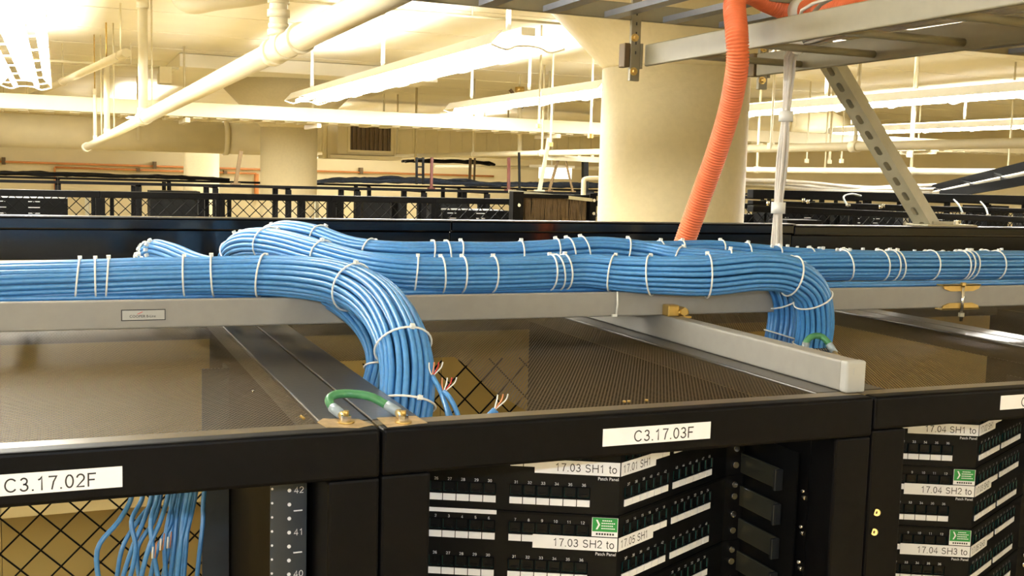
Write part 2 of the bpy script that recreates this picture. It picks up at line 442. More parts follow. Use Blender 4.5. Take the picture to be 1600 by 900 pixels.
for x in (6.6, 8.4):
    MB().cyl((x - 0.03, 11.5, 0.75), (x + 0.03, 11.5, 0.75), 0.18, 40).build('flange', 'duct', t, True)
    MB().cyl((x, 11.5, 0.9), (x, 11.5, ZC), 0.01, 6).build('hanger_rod', 'duct', t)
# corrugated box duct with vertical seams between the columns
t = T('box_duct', 'flat cream box duct with upright seams between the two columns', 'duct')
MB().box(3.05, 9.0, 16.0, 16.6, 0.27, 0.80).build('duct_length', 'duct', t)
for k in range(30):
    MB().box(3.15 + k * 0.2, 3.165 + k * 0.2, 15.985, 16.0, 0.27, 0.80).build('seam', 'duct', t)
# air handling box with brown grille
t = T('air_grille', 'cream air box with dark brown louvred grille right of the far column', 'air vent')
gx0, gx1, gy, gz0, gz1 = 3.16, 3.86, 13.2, 0.20, 0.58
MB().box(gx0 - 0.02, gx1, gy, gy + 0.6, gz0, gz1).build('casing', 'cream', t, bevel=0.01)
MB().box(gx0 + 0.13, gx1 - 0.06, gy - 0.006, gy, gz0 + 0.06, gz1 - 0.02).build('grille_backing', 'grille', t)
for k in range(9):
    x = gx0 + 0.16 + k * 0.055
    MB().box(x, x + 0.012, gy - 0.03, gy - 0.004, gz0 + 0.06, gz1 - 0.02).build('louvre', 'grille', t)
for a in ((gx0 + 0.10, gx1 - 0.03, gz0 + 0.03, gz0 + 0.06), (gx0 + 0.10, gx1 - 0.03, gz1 - 0.02, gz1 + 0.005), (gx0 + 0.10, gx0 + 0.13, gz0 + 0.06, gz1), (gx1 - 0.06, gx1 - 0.03, gz0 + 0.06, gz1)):
    MB().box(a[0], a[1], gy - 0.035, gy + 0.0, a[2], a[3]).build('grille_frame', 'cream', t)
MB().box(gx0 - 0.12, gx1 + 0.08, gy - 0.05, gy + 0.62, gz0 - 0.05, gz0 - 0.005).build('shelf', 'cream', t)
MB().cyl((gx0 - 0.15, gy + 0.1, gz0 - 0.05), (gx0 - 0.15, gy + 0.1, ZC), 0.03, 10).build('hanger_rod', 'cream', t, True)
MB().cyl((gx1 + 0.3, gy + 0.1, gz0 - 0.05), (gx1 + 0.3, gy + 0.1, ZC), 0.014, 10).build('hanger_rod', 'cream', t, True)

# long horizontal pipes
def long_pipe(x, ya, yb, z, r, label, hang):
    t = T('water_pipe', label, 'pipe')
    MB().cyl((x, ya, z), (x, yb, z), r, 16).build('pipe_length', 'pipe', t, True)
    for y in hang:
        MB().cyl((x, y, z), (x, y, ZC), r * 0.45, 8).build('hanger_rod', 'pipe', t, True)
        MB().cyl((x, y - 0.03, z), (x, y + 0.03, z), r * 1.3, 16).build('clevis', 'pipe', t, True)
long_pipe(4.3, 3.4, 19.5, 0.225, 0.026, 'long white pipe passing behind the thick column', (5.2, 7.4, 9.7, 11.6, 14.6))
long_pipe(6.0, 5.0, 18.0, 0.118, 0.024, 'lower white pipe at the right, under the long pipe', (6.6, 8.6, 10.4))
long_pipe(7.4, 6.2, 14.0, 0.135, 0.018, 'short thin pipe beside the lower white pipe at right', (7.0, 9.4))
t = T('vertical_pipe', 'white upright pipe in front of the light beyond, left of the thick column', 'pipe')
MB().cyl((4.530, 10.800, 0.264), (4.510, 10.800, 0.906), 0.024, 14).build('pipe_length', 'pipe', t, True)
MB().cyl((4.511, 10.800, 0.879), (4.509, 10.800, 0.932), 0.05, 14).build('flange', 'gold', t, True)
MB().cyl((4.509, 10.800, 0.932), ((4.509, 10.800, 0.932)[0], 10.8, ZC), 0.012, 8).build('hanger_rod', 'pipe', t, True)
MB().bar((4.401, 10.800, 0.900), (4.559, 10.800, 0.721), 0.02, 0.03).build('brace', 'grille', t)
for px, a, l in ((0, (3.162, 7.200, 0.813), 'hair thin hanger rod left of the thick column, longest one'), (1, (3.437, 7.600, 0.699), 'hair thin hanger rod, middle one left of the thick column'), (2, (3.473, 7.000, 0.750), 'hair thin hanger rod closest to the thick column')):
    t = T('hanger_rod', l, 'rod')
    MB().cyl((a[0], a[1], a[2] - 0.45), (a[0], a[1], ZC), 0.008, 6).build('rod', 'pipe', t)
    MB().cyl((a[0], a[1], a[2] - 0.47), (a[0], a[1], a[2] - 0.44), 0.022, 8).build('nut', 'gold', t)
for a, l in (((4.284, 6.000, 0.682), 'hanger rod left of the white cable drop'), ((7.532, 9.500, 0.727), 'stout hanger rod right of the white cable drop'), ((5.887, 6.500, 0.860), 'thin hanger rod over the large right fixture'), ((7.240, 9.500, 0.680), 'thin hanger rod beside the white cable drop'), ((7.282, 9.000, 0.632), 'thin hanger rod beside the slotted strut')):
    t = T('hanger_rod', l, 'rod')
    MB().cyl((a[0], a[1], 0.24), (a[0], a[1], ZC), 0.013 if 'stout' in l else 0.008, 6).build('rod', 'pipe', t)
    MB().cyl((a[0], a[1], 0.22), (a[0], a[1], 0.26), 0.024, 8).build('nut', 'pipe', t)

# orange pipes on the far wall
t = T('wall_pipe', 'upper orange pipe run along the far left wall', 'pipe')
MB().cyl((-8.5, 21.9, 0.015), (8.6, 21.9, -0.02), 0.019, 10).build('pipe_length', 'orangep', t, True)
for x in (-3.0, -0.9, 1.7, 4.2, 5.7):
    MB().box(x - 0.03, x + 0.03, 21.84, 22.0, -0.05, 0.08).build('bracket', 'grille', t)
t = T('wall_pipe', 'lower orange pipe dropping behind the racks on the far left wall', 'pipe')
MB().cyl((-0.05, 21.88, -0.075), (3.6, 21.88, -0.095), 0.019, 10).build('pipe_length', 'orangep', t, True)
MB().cyl((-0.05, 21.88, -0.075), (-0.05, 21.88, -0.6), 0.019, 10).build('pipe_length', 'orangep', t, True)
MB().cyl((3.6, 21.88, -0.095), (3.6, 21.88, -0.6), 0.045, 10).build('pipe_length', 'orangep', t, True)
for x in (1.4, 3.0):
    MB().box(x - 0.03, x + 0.03, 21.82, 22.0, -0.12, -0.05).build('bracket', 'grille', t)

# ------------------------------------------------------------------ rows of cabinets behind
def wires(mb, x0, x1, z0, z1, y, pitch, r):
    """diagonal wires of a diamond mesh clipped to a rectangle, as square section rods"""
    for s, yo in ((1, -r * 0.7), (-1, r * 0.7)):
        w, h = x1 - x0, z1 - z0
        c = -h
        lo, hi = (-h, w) if s == 1 else (0, w + h)
        k = math.floor(lo / pitch) + 0.5
        while k * pitch < hi:
            c = k * pitch
            # x - x0 = c + s*(z - z0)
            if s == 1: za, zb = max(0, -c), min(h, w - c)
            else: za, zb = max(0, c - w), min(h, c)
            if zb - za > 0.005:
                mb.bar((x0 + c + s * za, y + yo, z0 + za), (x0 + c + s * zb, y + yo, z0 + zb), 2 * r, 2 * r, (0, 1, 0))
            k += 1

YB = 2.25
TRZ = (0.002, 2.285, -0.689)[2]
def back_cabinet(x0, x1, zt, label):
    """near back row: glossy black fascia, perforated top, tan back"""
    t = T('rear_row_cabinet', label, 'cabinet')
    y = YB; g = 0.0006
    MB().box(x0 + g, x1 - g, y, y + 0.03, zt - 0.026, zt - 0.0025).build('upper_fascia', 'gloss', t, bevel=0.003)
    MB().box(x0 + g, x1 - g, y + 0.010, y + 0.04, zt - 0.085, zt - 0.026).build('lower_fascia', 'gloss', t, bevel=0.002)
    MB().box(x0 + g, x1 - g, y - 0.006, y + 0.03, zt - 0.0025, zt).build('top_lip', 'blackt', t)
    MB().box(x0 + g, x1 - g, y + 0.03, y + 0.85, zt - 0.090, zt - 0.088).build('top_panel', 'perf', t)
    MB().box(x0 + g, x1 - g, y + 0.83, y + 0.88, zt - 0.125, zt - 0.086).build('rear_rail', 'black', t)
    MB().box(x0 + g, x1 - g, y + 0.05, y + 0.06, ZF, zt - 0.088).build('back_panel', 'tan', t)
    MB().box(x0 + g, x1 - g, y + 0.035, y + 0.05, TRZ, TRZ + 0.11).build('kick_trim', 'tanl', t)
    for x in (x0 + g, x1 - 0.05):
        MB().box(x, x + 0.05 - g, y + 0.061, y + 0.10, ZF, zt - 0.092).build('post', 'black', t)
        MB().box(x, x + 0.05 - g, y + 0.83, y + 0.88, ZF, zt - 0.125).build('post', 'black', t)
zt = -0.099
jx = (1.689, 2.250, -0.115)[0]
for x0, x1, l in ((jx - 2.7, jx - 1.8, 'glossy black back row cabinet outside the left edge'), (jx - 1.8, jx - 0.9, 'glossy black back row cabinet behind the left cables, with bright reflection'), (jx - 0.9, jx, 'black back row cabinet in front of the thick column'), (jx, jx + 0.9, 'black back row cabinet at the foot of the slotted strut'), (jx + 0.9, jx + 1.8, 'black back row cabinet outside the right edge')):
    back_cabinet(x0, x1, zt if x0 < jx - 0.1 else zt - 0.003, l)
for p in ((0.996, 2.250, -0.119), (2.297, 2.250, -0.123), (0.125, 2.250, -0.112)):
    pass

rr = random.Random(3)
def mesh_cabinet(x0, x1, y, zt, depth, label, group, near):
    t = T('mesh_cabinet', label, 'cabinet', group)
    e = 0.0005; w = 0.045
    MB().box(x0 + e, x1 - e, y, y + 0.04, zt - (0.034 if near else 0.020), zt).build('top_rail', 'black', t, bevel=0.003 if near else 0)
    MB().box(x0 + e, x1 - e, y + depth - 0.04, y + depth, zt - 0.034, zt - 0.018).build('rear_rail', 'black', t)
    for x in (x0 + e, x1 - w * 0.5):
        for yy in (y, y + depth - 0.04):
            MB().box(x, x + w * 0.5 - e, yy, yy + 0.04, ZF, zt - 0.034).build('post', 'black', t)
        MB().box(x, x + w * 0.5 - e, y + 0.04, y + depth - 0.04, zt - 0.034, zt - 0.018).build('side_rail', 'black', t)
    if near:
        m = MB(); wires(m, x0 + w / 2, x1 - w / 2, -0.62, zt - 0.034, y + 0.02, 0.066, 0.0022)
        m.build('wire_mesh', 'black', t, kind='stuff')
        k = rr.random()
        if k < 0.75 and not (0.7 < x0 < 1.7):
            zz = zt - (0.045 if k < 0.35 else 0.075)
            a, b = x0 + 0.07 + 0.04 * rr.random(), x1 - 0.07 - 0.1 * rr.random()
            MB().box(a, b, y + 0.15, y + 0.45, -0.7, zz).build('equipment_block', 'dark', t)
            for q in range(4):
                for xa in (a + 0.03, (a + b) / 2):
                    MB().box(xa, xa + 0.055, y + 0.147, y + 0.15, zz - 0.02 - q * 0.03, zz - 0.0165 - q * 0.03).build('label_strip', 'print', t)
        for x in (x0 + 0.05, x1 - 0.07):
            MB().box(x, x + 0.02, y + 0.1, y + 0.13, ZF, zt - 0.034).build('mounting_rail', 'zinc' if rr.random() < .4 else 'dark', t)
    else:
        if rr.random() < 0.22:
            MB().box(x0 + 0.1, x1 - 0.1, y + 0.2, y + 0.5, -0.9, zt - 0.05 - 0.06 * rr.random()).build('equipment_block', 'dark', t)
    return t
ORD = 'first second third fourth fifth sixth seventh eighth ninth tenth eleventh twelfth thirteenth fourteenth fifteenth sixteenth seventeenth eighteenth nineteenth twentieth twenty-first twenty-second'.split()
x = -1.0
for i in range(15):
    mesh_cabinet(x, x + 0.6, 6.0, -0.136, 0.85, 'black wire mesh cabinet of the second row behind, %s from its left end' % ORD[i], 'mesh cabinets of the second row', True); x += 0.6
x = -1.8
for i in range(22):
    mesh_cabinet(x, x + 0.6, 9.3, -0.136, 0.65, 'black open cabinet of the third row behind, %s from its left end' % ORD[i], 'cabinets of the third row', False); x += 0.6
x = -2.4
for i in range(13):
    mesh_cabinet(x, x + 1.2, 13.4, -0.155, 0.7, 'wide black cabinet of the farthest row, %s from its left end' % ORD[i], 'cabinets of the farthest row', False); x += 1.2

# dull cable heaps lying on the farthest rows
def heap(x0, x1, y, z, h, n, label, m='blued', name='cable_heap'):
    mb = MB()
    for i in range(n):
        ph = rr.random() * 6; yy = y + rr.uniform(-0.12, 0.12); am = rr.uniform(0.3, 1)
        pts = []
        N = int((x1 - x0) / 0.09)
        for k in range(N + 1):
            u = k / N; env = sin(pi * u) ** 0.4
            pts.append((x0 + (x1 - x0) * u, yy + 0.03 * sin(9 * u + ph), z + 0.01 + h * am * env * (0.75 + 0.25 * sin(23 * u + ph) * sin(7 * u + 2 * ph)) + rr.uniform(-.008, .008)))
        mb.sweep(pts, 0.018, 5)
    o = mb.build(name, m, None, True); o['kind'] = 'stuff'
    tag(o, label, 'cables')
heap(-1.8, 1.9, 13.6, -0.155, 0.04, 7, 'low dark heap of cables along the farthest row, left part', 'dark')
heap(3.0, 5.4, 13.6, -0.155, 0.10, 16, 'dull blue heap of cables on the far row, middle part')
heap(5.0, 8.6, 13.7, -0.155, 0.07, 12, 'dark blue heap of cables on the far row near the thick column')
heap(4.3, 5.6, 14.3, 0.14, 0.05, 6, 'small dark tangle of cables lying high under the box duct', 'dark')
# posts and struts standing on the far rows
def post(p, q, w, m, label):
    if p[1] < 9.95: p = (p[0], p[1], -0.136)
    else: p = (p[0], p[1], -0.155)
    t = T('support_post', label, 'post')
    MB().bar(p, q, w, w).build('post', m, t)
    MB().box(p[0] - w * 1.3, p[0] + w * 1.3, p[1] - w * 1.3, p[1] + w * 1.3, p[2] - 0.005, p[2] + 0.012).build('foot', m, t)
    return t
t = T('cable_ladder', 'small dark upright ladder standing on the far row left of the posts', 'ladder')
for px in (651, 661):
    pass
la, lb, lc, ld = (3.019, 9.600, -0.101), (3.014, 9.600, 0.142), (3.080, 9.600, -0.100), (3.075, 9.600, 0.144)
MB().bar(la, lb, 0.016, 0.02).build('stile', 'dark', t); MB().bar(lc, ld, 0.016, 0.02).build('stile', 'dark', t)
for f in (0.05, 0.35, 0.65, 0.95):
    MB().bar(along(la, lb, f), along(lc, ld, f), 0.014, 0.014).build('rung', 'dark', t)
post((3.126, 9.500, -0.102), (3.127, 9.500, 0.145), 0.022, 'darkred', 'dark red post just right of the small upright ladder')
post((5.041, 13.700, -0.077), (5.043, 13.700, 0.218), 0.030, 'grille', 'left one of a pair of brown posts on the far row')
post((5.104, 13.700, -0.075), (5.106, 13.700, 0.220), 0.022, 'grille', 'right one of a pair of brown posts on the far row')
post((3.884, 9.500, -0.091), (3.877, 9.500, 0.169), 0.024, 'darkred', 'dark red post under the upright white pipe')
post((3.995, 9.500, -0.119), (3.978, 9.500, 0.220), 0.018, 'dark', 'thin black post left of the slanting struts')
post((4.197, 9.500, -0.085), (4.281, 9.500, 0.362), 0.030, 'zinc', 'slanting galvanised strut left of the thick column')
post((4.319, 9.550, -0.083), (4.404, 9.550, 0.162), 0.022, 'grille', 'short brown strut beside the slanting galvanised strut')
post((1.403, 9.600, -0.050), (1.450, 9.600, 0.147), 0.030, 'grille', 'brown slanting strut left of the far column')
t = T('strut_channel', 'galvanised channel lying level just left of the thick column', 'channel')
MB().bar((4.332, 9.600, 0.184), (4.625, 9.100, 0.168), 0.05, 0.05).build('channel', 'zinc', t)
for f in (0.1, 0.35, 0.6, 0.85):
    p = along((4.332, 9.600, 0.184), (4.625, 9.100, 0.168), f)
    MB().box(p[0] - 0.012, p[0] + 0.012, p[1] - 0.012, p[1] + 0.012, p[2], p[2] + 0.05).build('bolt', 'zinc', t)
post((4.652, 9.450, 0.018), (4.640, 9.450, 0.157), 0.05, 'dark', 'short black post under the level channel')
post((4.500, 9.400, -0.004), (4.415, 9.400, 0.150), 0.016, 'grille', 'thin brace under the level channel, leaning left')
# brush panel box beside the column
t = T('brush_panel', 'black frame with brown brush strip left of the thick column', 'panel')
bx0, bx1, by = (2.044, 4.900, -0.170)[0], (2.472, 4.900, -0.164)[0], 4.9
MB().box(bx0, bx1, by, by + 0.04, -0.105, -0.085).build('frame', 'black', t)
MB().box(bx0 - 0.02, bx0 + 0.035, by - 0.01, by + 0.04, -0.36, -0.075).build('frame', 'black', t)
MB().box(bx1 - 0.035, bx1 + 0.0, by - 0.01, by + 0.04, -0.36, -0.075).build('frame', 'black', t)
mb = MB()
for i in range(260):
    xx = rr.uniform(bx0 + 0.04, bx1 - 0.04)
    mb.bar((xx, by + 0.02, -0.105), (xx + rr.uniform(-.012, .012), by + 0.01 + rr.uniform(0, .02), -0.25), 0.0022, 0.0022)
mb.build('bristles', 'grille', t, kind='stuff')
MB().box(bx0 + 0.02, bx1 - 0.02, by + 0.05, by + 0.06, -0.6, -0.09).build('backing', 'dark', t)
for x, z in ((bx0 + 0.01, -0.14), (bx1 - 0.015, -0.11), (bx1 - 0.015, -0.175)):
    MB().cyl((x, by - 0.016, z), (x, by - 0.008, z), 0.008, 8).build('screw', 'chrome', t, True)
MB().bar((bx0, by + 0.1, -0.075), (bx1 - 0.03, by - 0.02, -0.108), 0.03, 0.016).build('cross_rail', 'zinc', t)
# cut white cable elbow on the rack left of the column
t = T('cable_elbow', 'stub of cream pipe elbow beside the left edge of the thick column', 'pipe')
MB().sweep(spline([(3.216, 6.300, -0.002), (3.134, 6.300, -0.004), (3.093, 6.300, -0.013), (3.090, 6.300, -0.057), ((3.090, 6.300, -0.057)[0], 6.3, -0.134)], 4), 0.016, 10).build('pipe_length', 'cream', t, True)
# far light box
t = T('light_box', 'small white glowing lamp seen between the slanting struts', 'light')
MB().prism([(0, 0)] * 0 or [(5.33, 12.0), (5.72, 12.0), (5.72, 12.1), (5.33, 12.1)], -0.02, 0.11).build('lens', emis('far_lamp', (1, 0.96, 0.82), 2.0), t)
MB().box(5.29, 5.76, 12.0, 12.3, 0.11, 0.14).build('housing', 'refl', t)
MB().cyl((5.52, 12.15, 0.13), (5.52, 12.15, ZC), 0.01, 6).build('stem', 'refl', t)

# right side: extra rows, white bundle, black inclined ladder
t = T('white_cable_bundle', 'loose white cables lying across the right rows behind the strut', 'cables')
wa, wb = (3.898, 5.800, -0.030), (5.597, 5.800, -0.032)
for i in range(9):
    ph = rr.random() * 6
    pts = []
    for k in range(25):
        u = k / 24
        pts.append((wa[0] + (wb[0] - wa[0]) * u, wa[1] + 0.05 * (i % 3) + 0.02 * sin(5 * u + ph), wa[2] + (wb[2] - wa[2]) * u + 0.016 * (i // 3) + 0.014 * sin(6.5 * u + 1) + 0.006 * sin(11 * u + ph)))
    MB().sweep(pts, 0.011, 6).build('cable', 'wcab', t, True)
t = T('right_row_cabinet', 'black cabinet tops between the column and the strut, nearer row', 'cabinet')
for (a, b, h, d) in (((2.973, 4.300, -0.121), (4.865, 4.300, -0.159), 0.03, 0.05), ((3.590, 5.200, -0.064), (5.870, 5.200, -0.061), 0.05, 0.06), ((3.316, 4.800, -0.102), (5.425, 4.800, -0.120), 0.02, 0.05)):
    MB().bar(a, b, d, h).build('top_rail', 'black', t, bevel=0.003)
for (x, y, z) in ((3.107, 4.350, -0.106), (3.527, 4.600, -0.099), (3.991, 4.600, -0.118), (3.499, 4.600, -0.093), (4.011, 4.600, -0.114)):
    MB().cyl((x, y, z), (x, y, z + 0.02), 0.008, 8).build('screw', 'chrome', t, True)
MB().box(3.15, 3.35, 4.25, 4.4, -0.34, -0.17).build('end_box', 'black', t, bevel=0.004)
MB().box(3.2, 7.0, 4.42, 4.5, -1.2, -0.22).build('front_panel', 'dark', t)
for px in range(12):
    MB().box(3.4 + px * 0.22, 3.5 + px * 0.22, 4.41, 4.42, -0.235 - 0.004 * (px % 3), -0.224).build('label_strip', 'tanl', t)
for pts, l in (([(3.782, 4.600, -0.108), (3.831, 4.700, -0.063), (3.963, 4.800, -0.047), (4.112, 4.900, -0.057)], 'grey ground wire loop on the right rows, left one'), ([(4.463, 4.500, -0.138), (4.526, 4.600, -0.090), (4.683, 4.800, -0.065)], 'grey ground wire loop on the right rows, middle one'), ([(4.640, 4.500, -0.146), (4.720, 4.600, -0.104), (4.883, 4.800, -0.073)], 'grey ground wire loop on the right rows, rightmost one')):
    t = T('ground_wire', l, 'wire')
    MB().sweep(spline(pts, 5), 0.005, 6).build('wire', 'clear', t, True)
    MB().cyl(pts[0], (pts[0][0], pts[0][1], pts[0][2] + 0.01), 0.012, 8).build('lug', 'zinc', t, True)
t = T('inclined_ladder', 'dark sloping cable ladder rising towards the right edge', 'cable ladder')
ra, rb, rc, rd = (5.467, 5.900, -0.033), (5.618, 5.000, 0.187), (5.352, 5.600, -0.049), (5.505, 4.800, 0.100)
MB().bar(ra, rb, 0.03, 0.055).build('rail', 'dark', t); MB().bar(rc, rd, 0.03, 0.055).build('rail', 'dark', t)
for f in (0.1, 0.35, 0.6, 0.85):
    MB().bar(along(ra, rb, f), along(rc, rd, f), 0.03, 0.02).build('rung', 'dark', t)
MB().sweep([along(along(ra, rb, f), along(rc, rd, f), 0.5) for f in (0.02, 0.3, 0.6, 0.98)], 0.015, 6).build('cable', 'wcab', t, True)

# ------------------------------------------------------------------ front row cabinets
FY, RY, ZT = 1.02, 1.99, -0.25
SEAMS = (-0.31, 0.29, 0.895, 1.49, 2.10)
def lattice_rect(x0, x1, y0, y1, hole=None): return [[(x0, y0), (x1, y0), (x1, y1), (x0, y1)]]
def sheet(polys, z, parent):
    m = MB()
    for p in polys:
        m.add([(x, y, z) for x, y in p], [tuple(range(len(p)))])
    return m.build('top_panel', 'perf', parent)
def cabinet(i, label, polys, lab=None, labrect=None):
    x0, x1 = SEAMS[i], SEAMS[i + 1]; g = 0.0008
    t = T('equipment_cabinet', label, 'cabinet')
    a, b = x0 + g, x1 - g
    fh = (0.049, 0.0475, 0.0405, 0.0405)[i]
    m = MB().box(a, b, FY, FY + 0.022, ZT - fh, ZT)
    m.build('front_fascia', 'black', t, bevel=0.004, seg=3)
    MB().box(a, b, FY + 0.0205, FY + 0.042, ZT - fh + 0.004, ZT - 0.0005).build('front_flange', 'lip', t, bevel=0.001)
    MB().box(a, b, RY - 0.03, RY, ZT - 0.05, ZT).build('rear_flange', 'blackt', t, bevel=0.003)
    for xa, xb in ((a, x0 + 0.052), (x1 - 0.052, b)):
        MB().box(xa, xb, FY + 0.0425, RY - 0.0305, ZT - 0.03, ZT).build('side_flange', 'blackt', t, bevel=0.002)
        MB().box(xa, xb, FY + 0.002, FY + 0.05, ZF, ZT - fh - 0.0005).build('front_post', 'black', t, bevel=0.003)
        MB().box(xa if xa == a else x1 - 0.022, x0 + 0.022 if xa == a else xb, RY - 0.05, RY - 0.001, ZF, ZT - 0.0505).build('rear_post', 'black', t, bevel=0.003)
    sheet(polys, ZT - 0.004, t)
    if i < 3:
        m = MB(); wires(m, x0 + 0.023, x1 - 0.023, -1.25, ZT - (0.24 if i == 0 else 0.105), RY - 0.028, 0.0445 * sqrt(2), 0.0013)
        m.build('rear_wire_mesh', 'black', t, kind='stuff')
    # threaded rails either side, front and rear
    for yy, zt in (((1.10, 1.205, 1.278, 1.242)[i], -0.302), (1.68, -0.302)):
        for s, xr in ((1, x0 + 0.0535), (-1, x1 - 0.0535)):
            if yy > 1.5 and i > 0: continue
            MB().box(xr, xr + s * (0.040 if i == 0 else 0.016), yy, yy + 0.003, ZF, zt).box(xr, xr + s * 0.003, yy, yy + 0.05, ZF, zt).build('mounting_rail', 'steelblue' if i == 0 else 'railblack', t)
    # side wall toward the next cabinet
    if i != 2: MB().box(x1 - 0.0500, x1 - 0.0485, FY + 0.05, RY - 0.05, -1.4, ZT - 0.031).build('side_panel', 'black', t)
    if lab:
        (lx0, lx1, lz0, lz1, tx, size) = labrect
        s = MB().box(lx0, lx1, FY - 0.0006, FY, lz0, lz1).build('name_strip', 'label', t)
        text(lab, size, 'ink', s, (tx, FY - 0.0008, (lz0 + lz1) / 2 - 0.0006), squeeze=0.95)
    return t
M_['steelblue'] = mat('blue_grey_rail', (48, 56, 66), 0.35, 0.2, 0.1, 30)
M_['railblack'] = mat('black_rail', (24, 28, 33), 0.4, 0.1, 0.1, 30)

p = lambda i, y0=FY + 0.042, y1=RY - 0.03: (SEAMS[i] + 0.052, SEAMS[i + 1] - 0.052, y0, y1)
a0, a1, ya, yb = p(0)
c02 = cabinet(0, 'black cabinet with the name strip ending 02F and blue cables hanging inside', lattice_rect(a0, a1, ya, yb), 'C3.17.02F', (-0.118, 0.050, -0.2875, -0.2685, (-0.047, 1.020, -0.276)[0], 0.0178))
b0, b1, ya, yb = p(1)
c03 = cabinet(1, 'black cabinet with the name strip ending 03F and a cut out top', [[(b0, 1.43), (b1, 1.43), (b1, yb), (b0, yb)], [(0.509, 1.43), (0.500, 1.34), (0.476, 1.22), (0.468, 1.09), (0.468, ya), (b1, ya), (b1, 1.43)]],
              'C3.17.03F', (0.533, 0.667, -0.2845, -0.2655, (0.570, 1.020, -0.276)[0], 0.0178))
# hem of the cut out
d0, d1, ya, yb = p(2)
c04 = cabinet(2, 'black cabinet right of the grey end tube with patch panels inside', [[(d0, 1.56), (d1, 1.56), (d1, yb), (d0, yb)], [(1.125, 1.38), (d1, 1.38), (d1, 1.56), (1.125, 1.56)], [(d0, ya), (d1, ya), (d1, 1.38), (d0, 1.38)]],
              'C3.17.04F', (1.094, 1.235, -0.2765, -0.2585, (1.128, 1.020, -0.268)[0], 0.0178))
e0, e1, ya, yb = p(3)
c05 = cabinet(3, 'black cabinet top at the far right, beyond the double seam strip', lattice_rect(e0, e1, ya, yb))
# rail numbers and rail holes of the 02 cabinet
for o in [o for o in c02.children if o.name.startswith('mounting_rail')]:
    xs = [v.co.x for v in o.data.vertices]; ys = [v.co.y for v in o.data.vertices]
    if min(xs) > 0.1 and min(ys) < 1.2:
        xr = max(xs)
        for k in range(9):
            z = -0.3275 - k * 0.01483
            MB().cyl((xr - 0.021, 1.0988, z), (xr - 0.021, 1.1, z), 0.0019, 10).build('rail_hole', 'print', o)
            MB().cyl((xr - 0.0385, 1.0988, z + 0.003), (xr - 0.0385, 1.1, z + 0.003), 0.0012, 8).build('rail_hole', 'print', o)
        for k, n in enumerate(('42', '41', '40')):
            text(n, 0.0098, 'print', o, (xr - 0.0165, 1.0988, -0.3275 - k * 0.0445))
            MB().box(xr - 0.0165, xr - 0.0075, 1.0988, 1.1, -0.3500 - k * 0.0445, -0.3488 - k * 0.0445).build('tick_mark', 'print', o)
    if min(xs) > 0.1 and min(ys) > 1.5:
        for k in range(10):
            MB().cyl((min(xs) + 0.001, 1.6788, -0.42 - k * 0.0148), (min(xs) + 0.001, 1.68, -0.42 - k * 0.0148), 0.0018, 8).build('rail_hole', 'print', o)
# small fastenings and worn spots seen on the cabinets
MB().cyl((0.908, 1.020, -0.392), (0.911, 1.022, -0.393), 0.0042, 12).build('bolt', 'gold', c04, True)
MB().cyl((0.906, 1.020, -0.416), (0.909, 1.022, -0.417), 0.0042, 12).build('bolt', 'gold', c04, True)
for q in ((0.908, 1.019, -0.392), (0.906, 1.019, -0.416)):
    MB().cyl(q, (q[0], q[1] + 0.001, q[2]), 0.0019, 6).build('bolt_socket', 'grille', c04)
MB().cyl((0.848, 1.060, -0.309), (0.861, 1.060, -0.313), 0.0028, 8).build('hinge_pin', 'gold', c03, True)
MB().cyl((0.223, 1.078, -0.248), (0.2245, 1.078, -0.246), 0.003, 10).build('screw', 'gold', c02, True)
MB().cyl((0.203, 1.252, -0.254), ((0.203, 1.252, -0.254)[0], (0.203, 1.252, -0.254)[1], -0.2515), 0.0016, 8).build('screw', 'chrome', c02, True)
MB().prism([(0.236, 1.065, -0.250)[:2], (0.245, 1.080, -0.250)[:2], (0.279, 1.068, -0.250)[:2], (0.287, 1.039, -0.250)[:2], (0.269, 1.030, -0.250)[:2], (0.240, 1.041, -0.250)[:2]], -0.2502, -0.2497).build('scraped_patch', 'bare', c02, label='bare scraped steel around the lug')
MB().prism([(0.298, 1.069, -0.250)[:2], (0.339, 1.067, -0.250)[:2], (0.341, 1.033, -0.250)[:2], (0.297, 1.025, -0.250)[:2]], -0.2502, -0.2497).build('scraped_patch', 'bare', c03, label='bare scraped steel around the lug')
for px, py in ((975,628), (982,627.5), (1010,626)):
    q = (0.595, 1.089, -0.254) if px == 975 else ((0.601, 1.089, -0.254) if px == 982 else (0.624, 1.089, -0.254))
    MB().cyl(q, (q[0], q[1], q[2] + 0.002), 0.002, 8).build('screw', 'gold', c03, True)

# ------------------------------------------------------------------ grey runway, its support tube
t = T('cable_runway', 'grey cable runway lying across the cabinets under the blue bundles', 'cable ladder')
TY0, TY1, TZ0, TZ1 = 1.494, 1.800, -0.212, -0.174
MB().box(-2.0, 3.6, TY0, TY0 + 0.0095, TZ0, TZ1).build('front_rail', 'grey', t, bevel=0.0025, seg=3)
MB().box(-2.0, 3.6, TY1 - 0.0095, TY1, TZ0, TZ1).build('rear_rail', 'grey', t, bevel=0.0025)
for k in range(23):
    x = -1.9 + k * 0.23
    MB().box(x, x + 0.025, TY0 + 0.0098, TY1 - 0.0098, TZ0, TZ0 + 0.0095).build('rung', 'grey', t)
pl = MB().box(0.0735, 0.1285, TY0 - 0.0010, TY0, -0.2010, -0.1865).build('maker_plate', 'ink', t)
MB().box(0.0747, 0.1273, TY0 - 0.0013, TY0 - 0.0010, -0.1999, -0.1876).build('plate_face', 'greyl', pl)
text('COOPER', 0.0050, 'ink', pl, (0.0835, TY0 - 0.0015, -0.1955))
text('B-Line', 0.0046, 'ink', pl, (0.1045, TY0 - 0.0015, -0.1955))
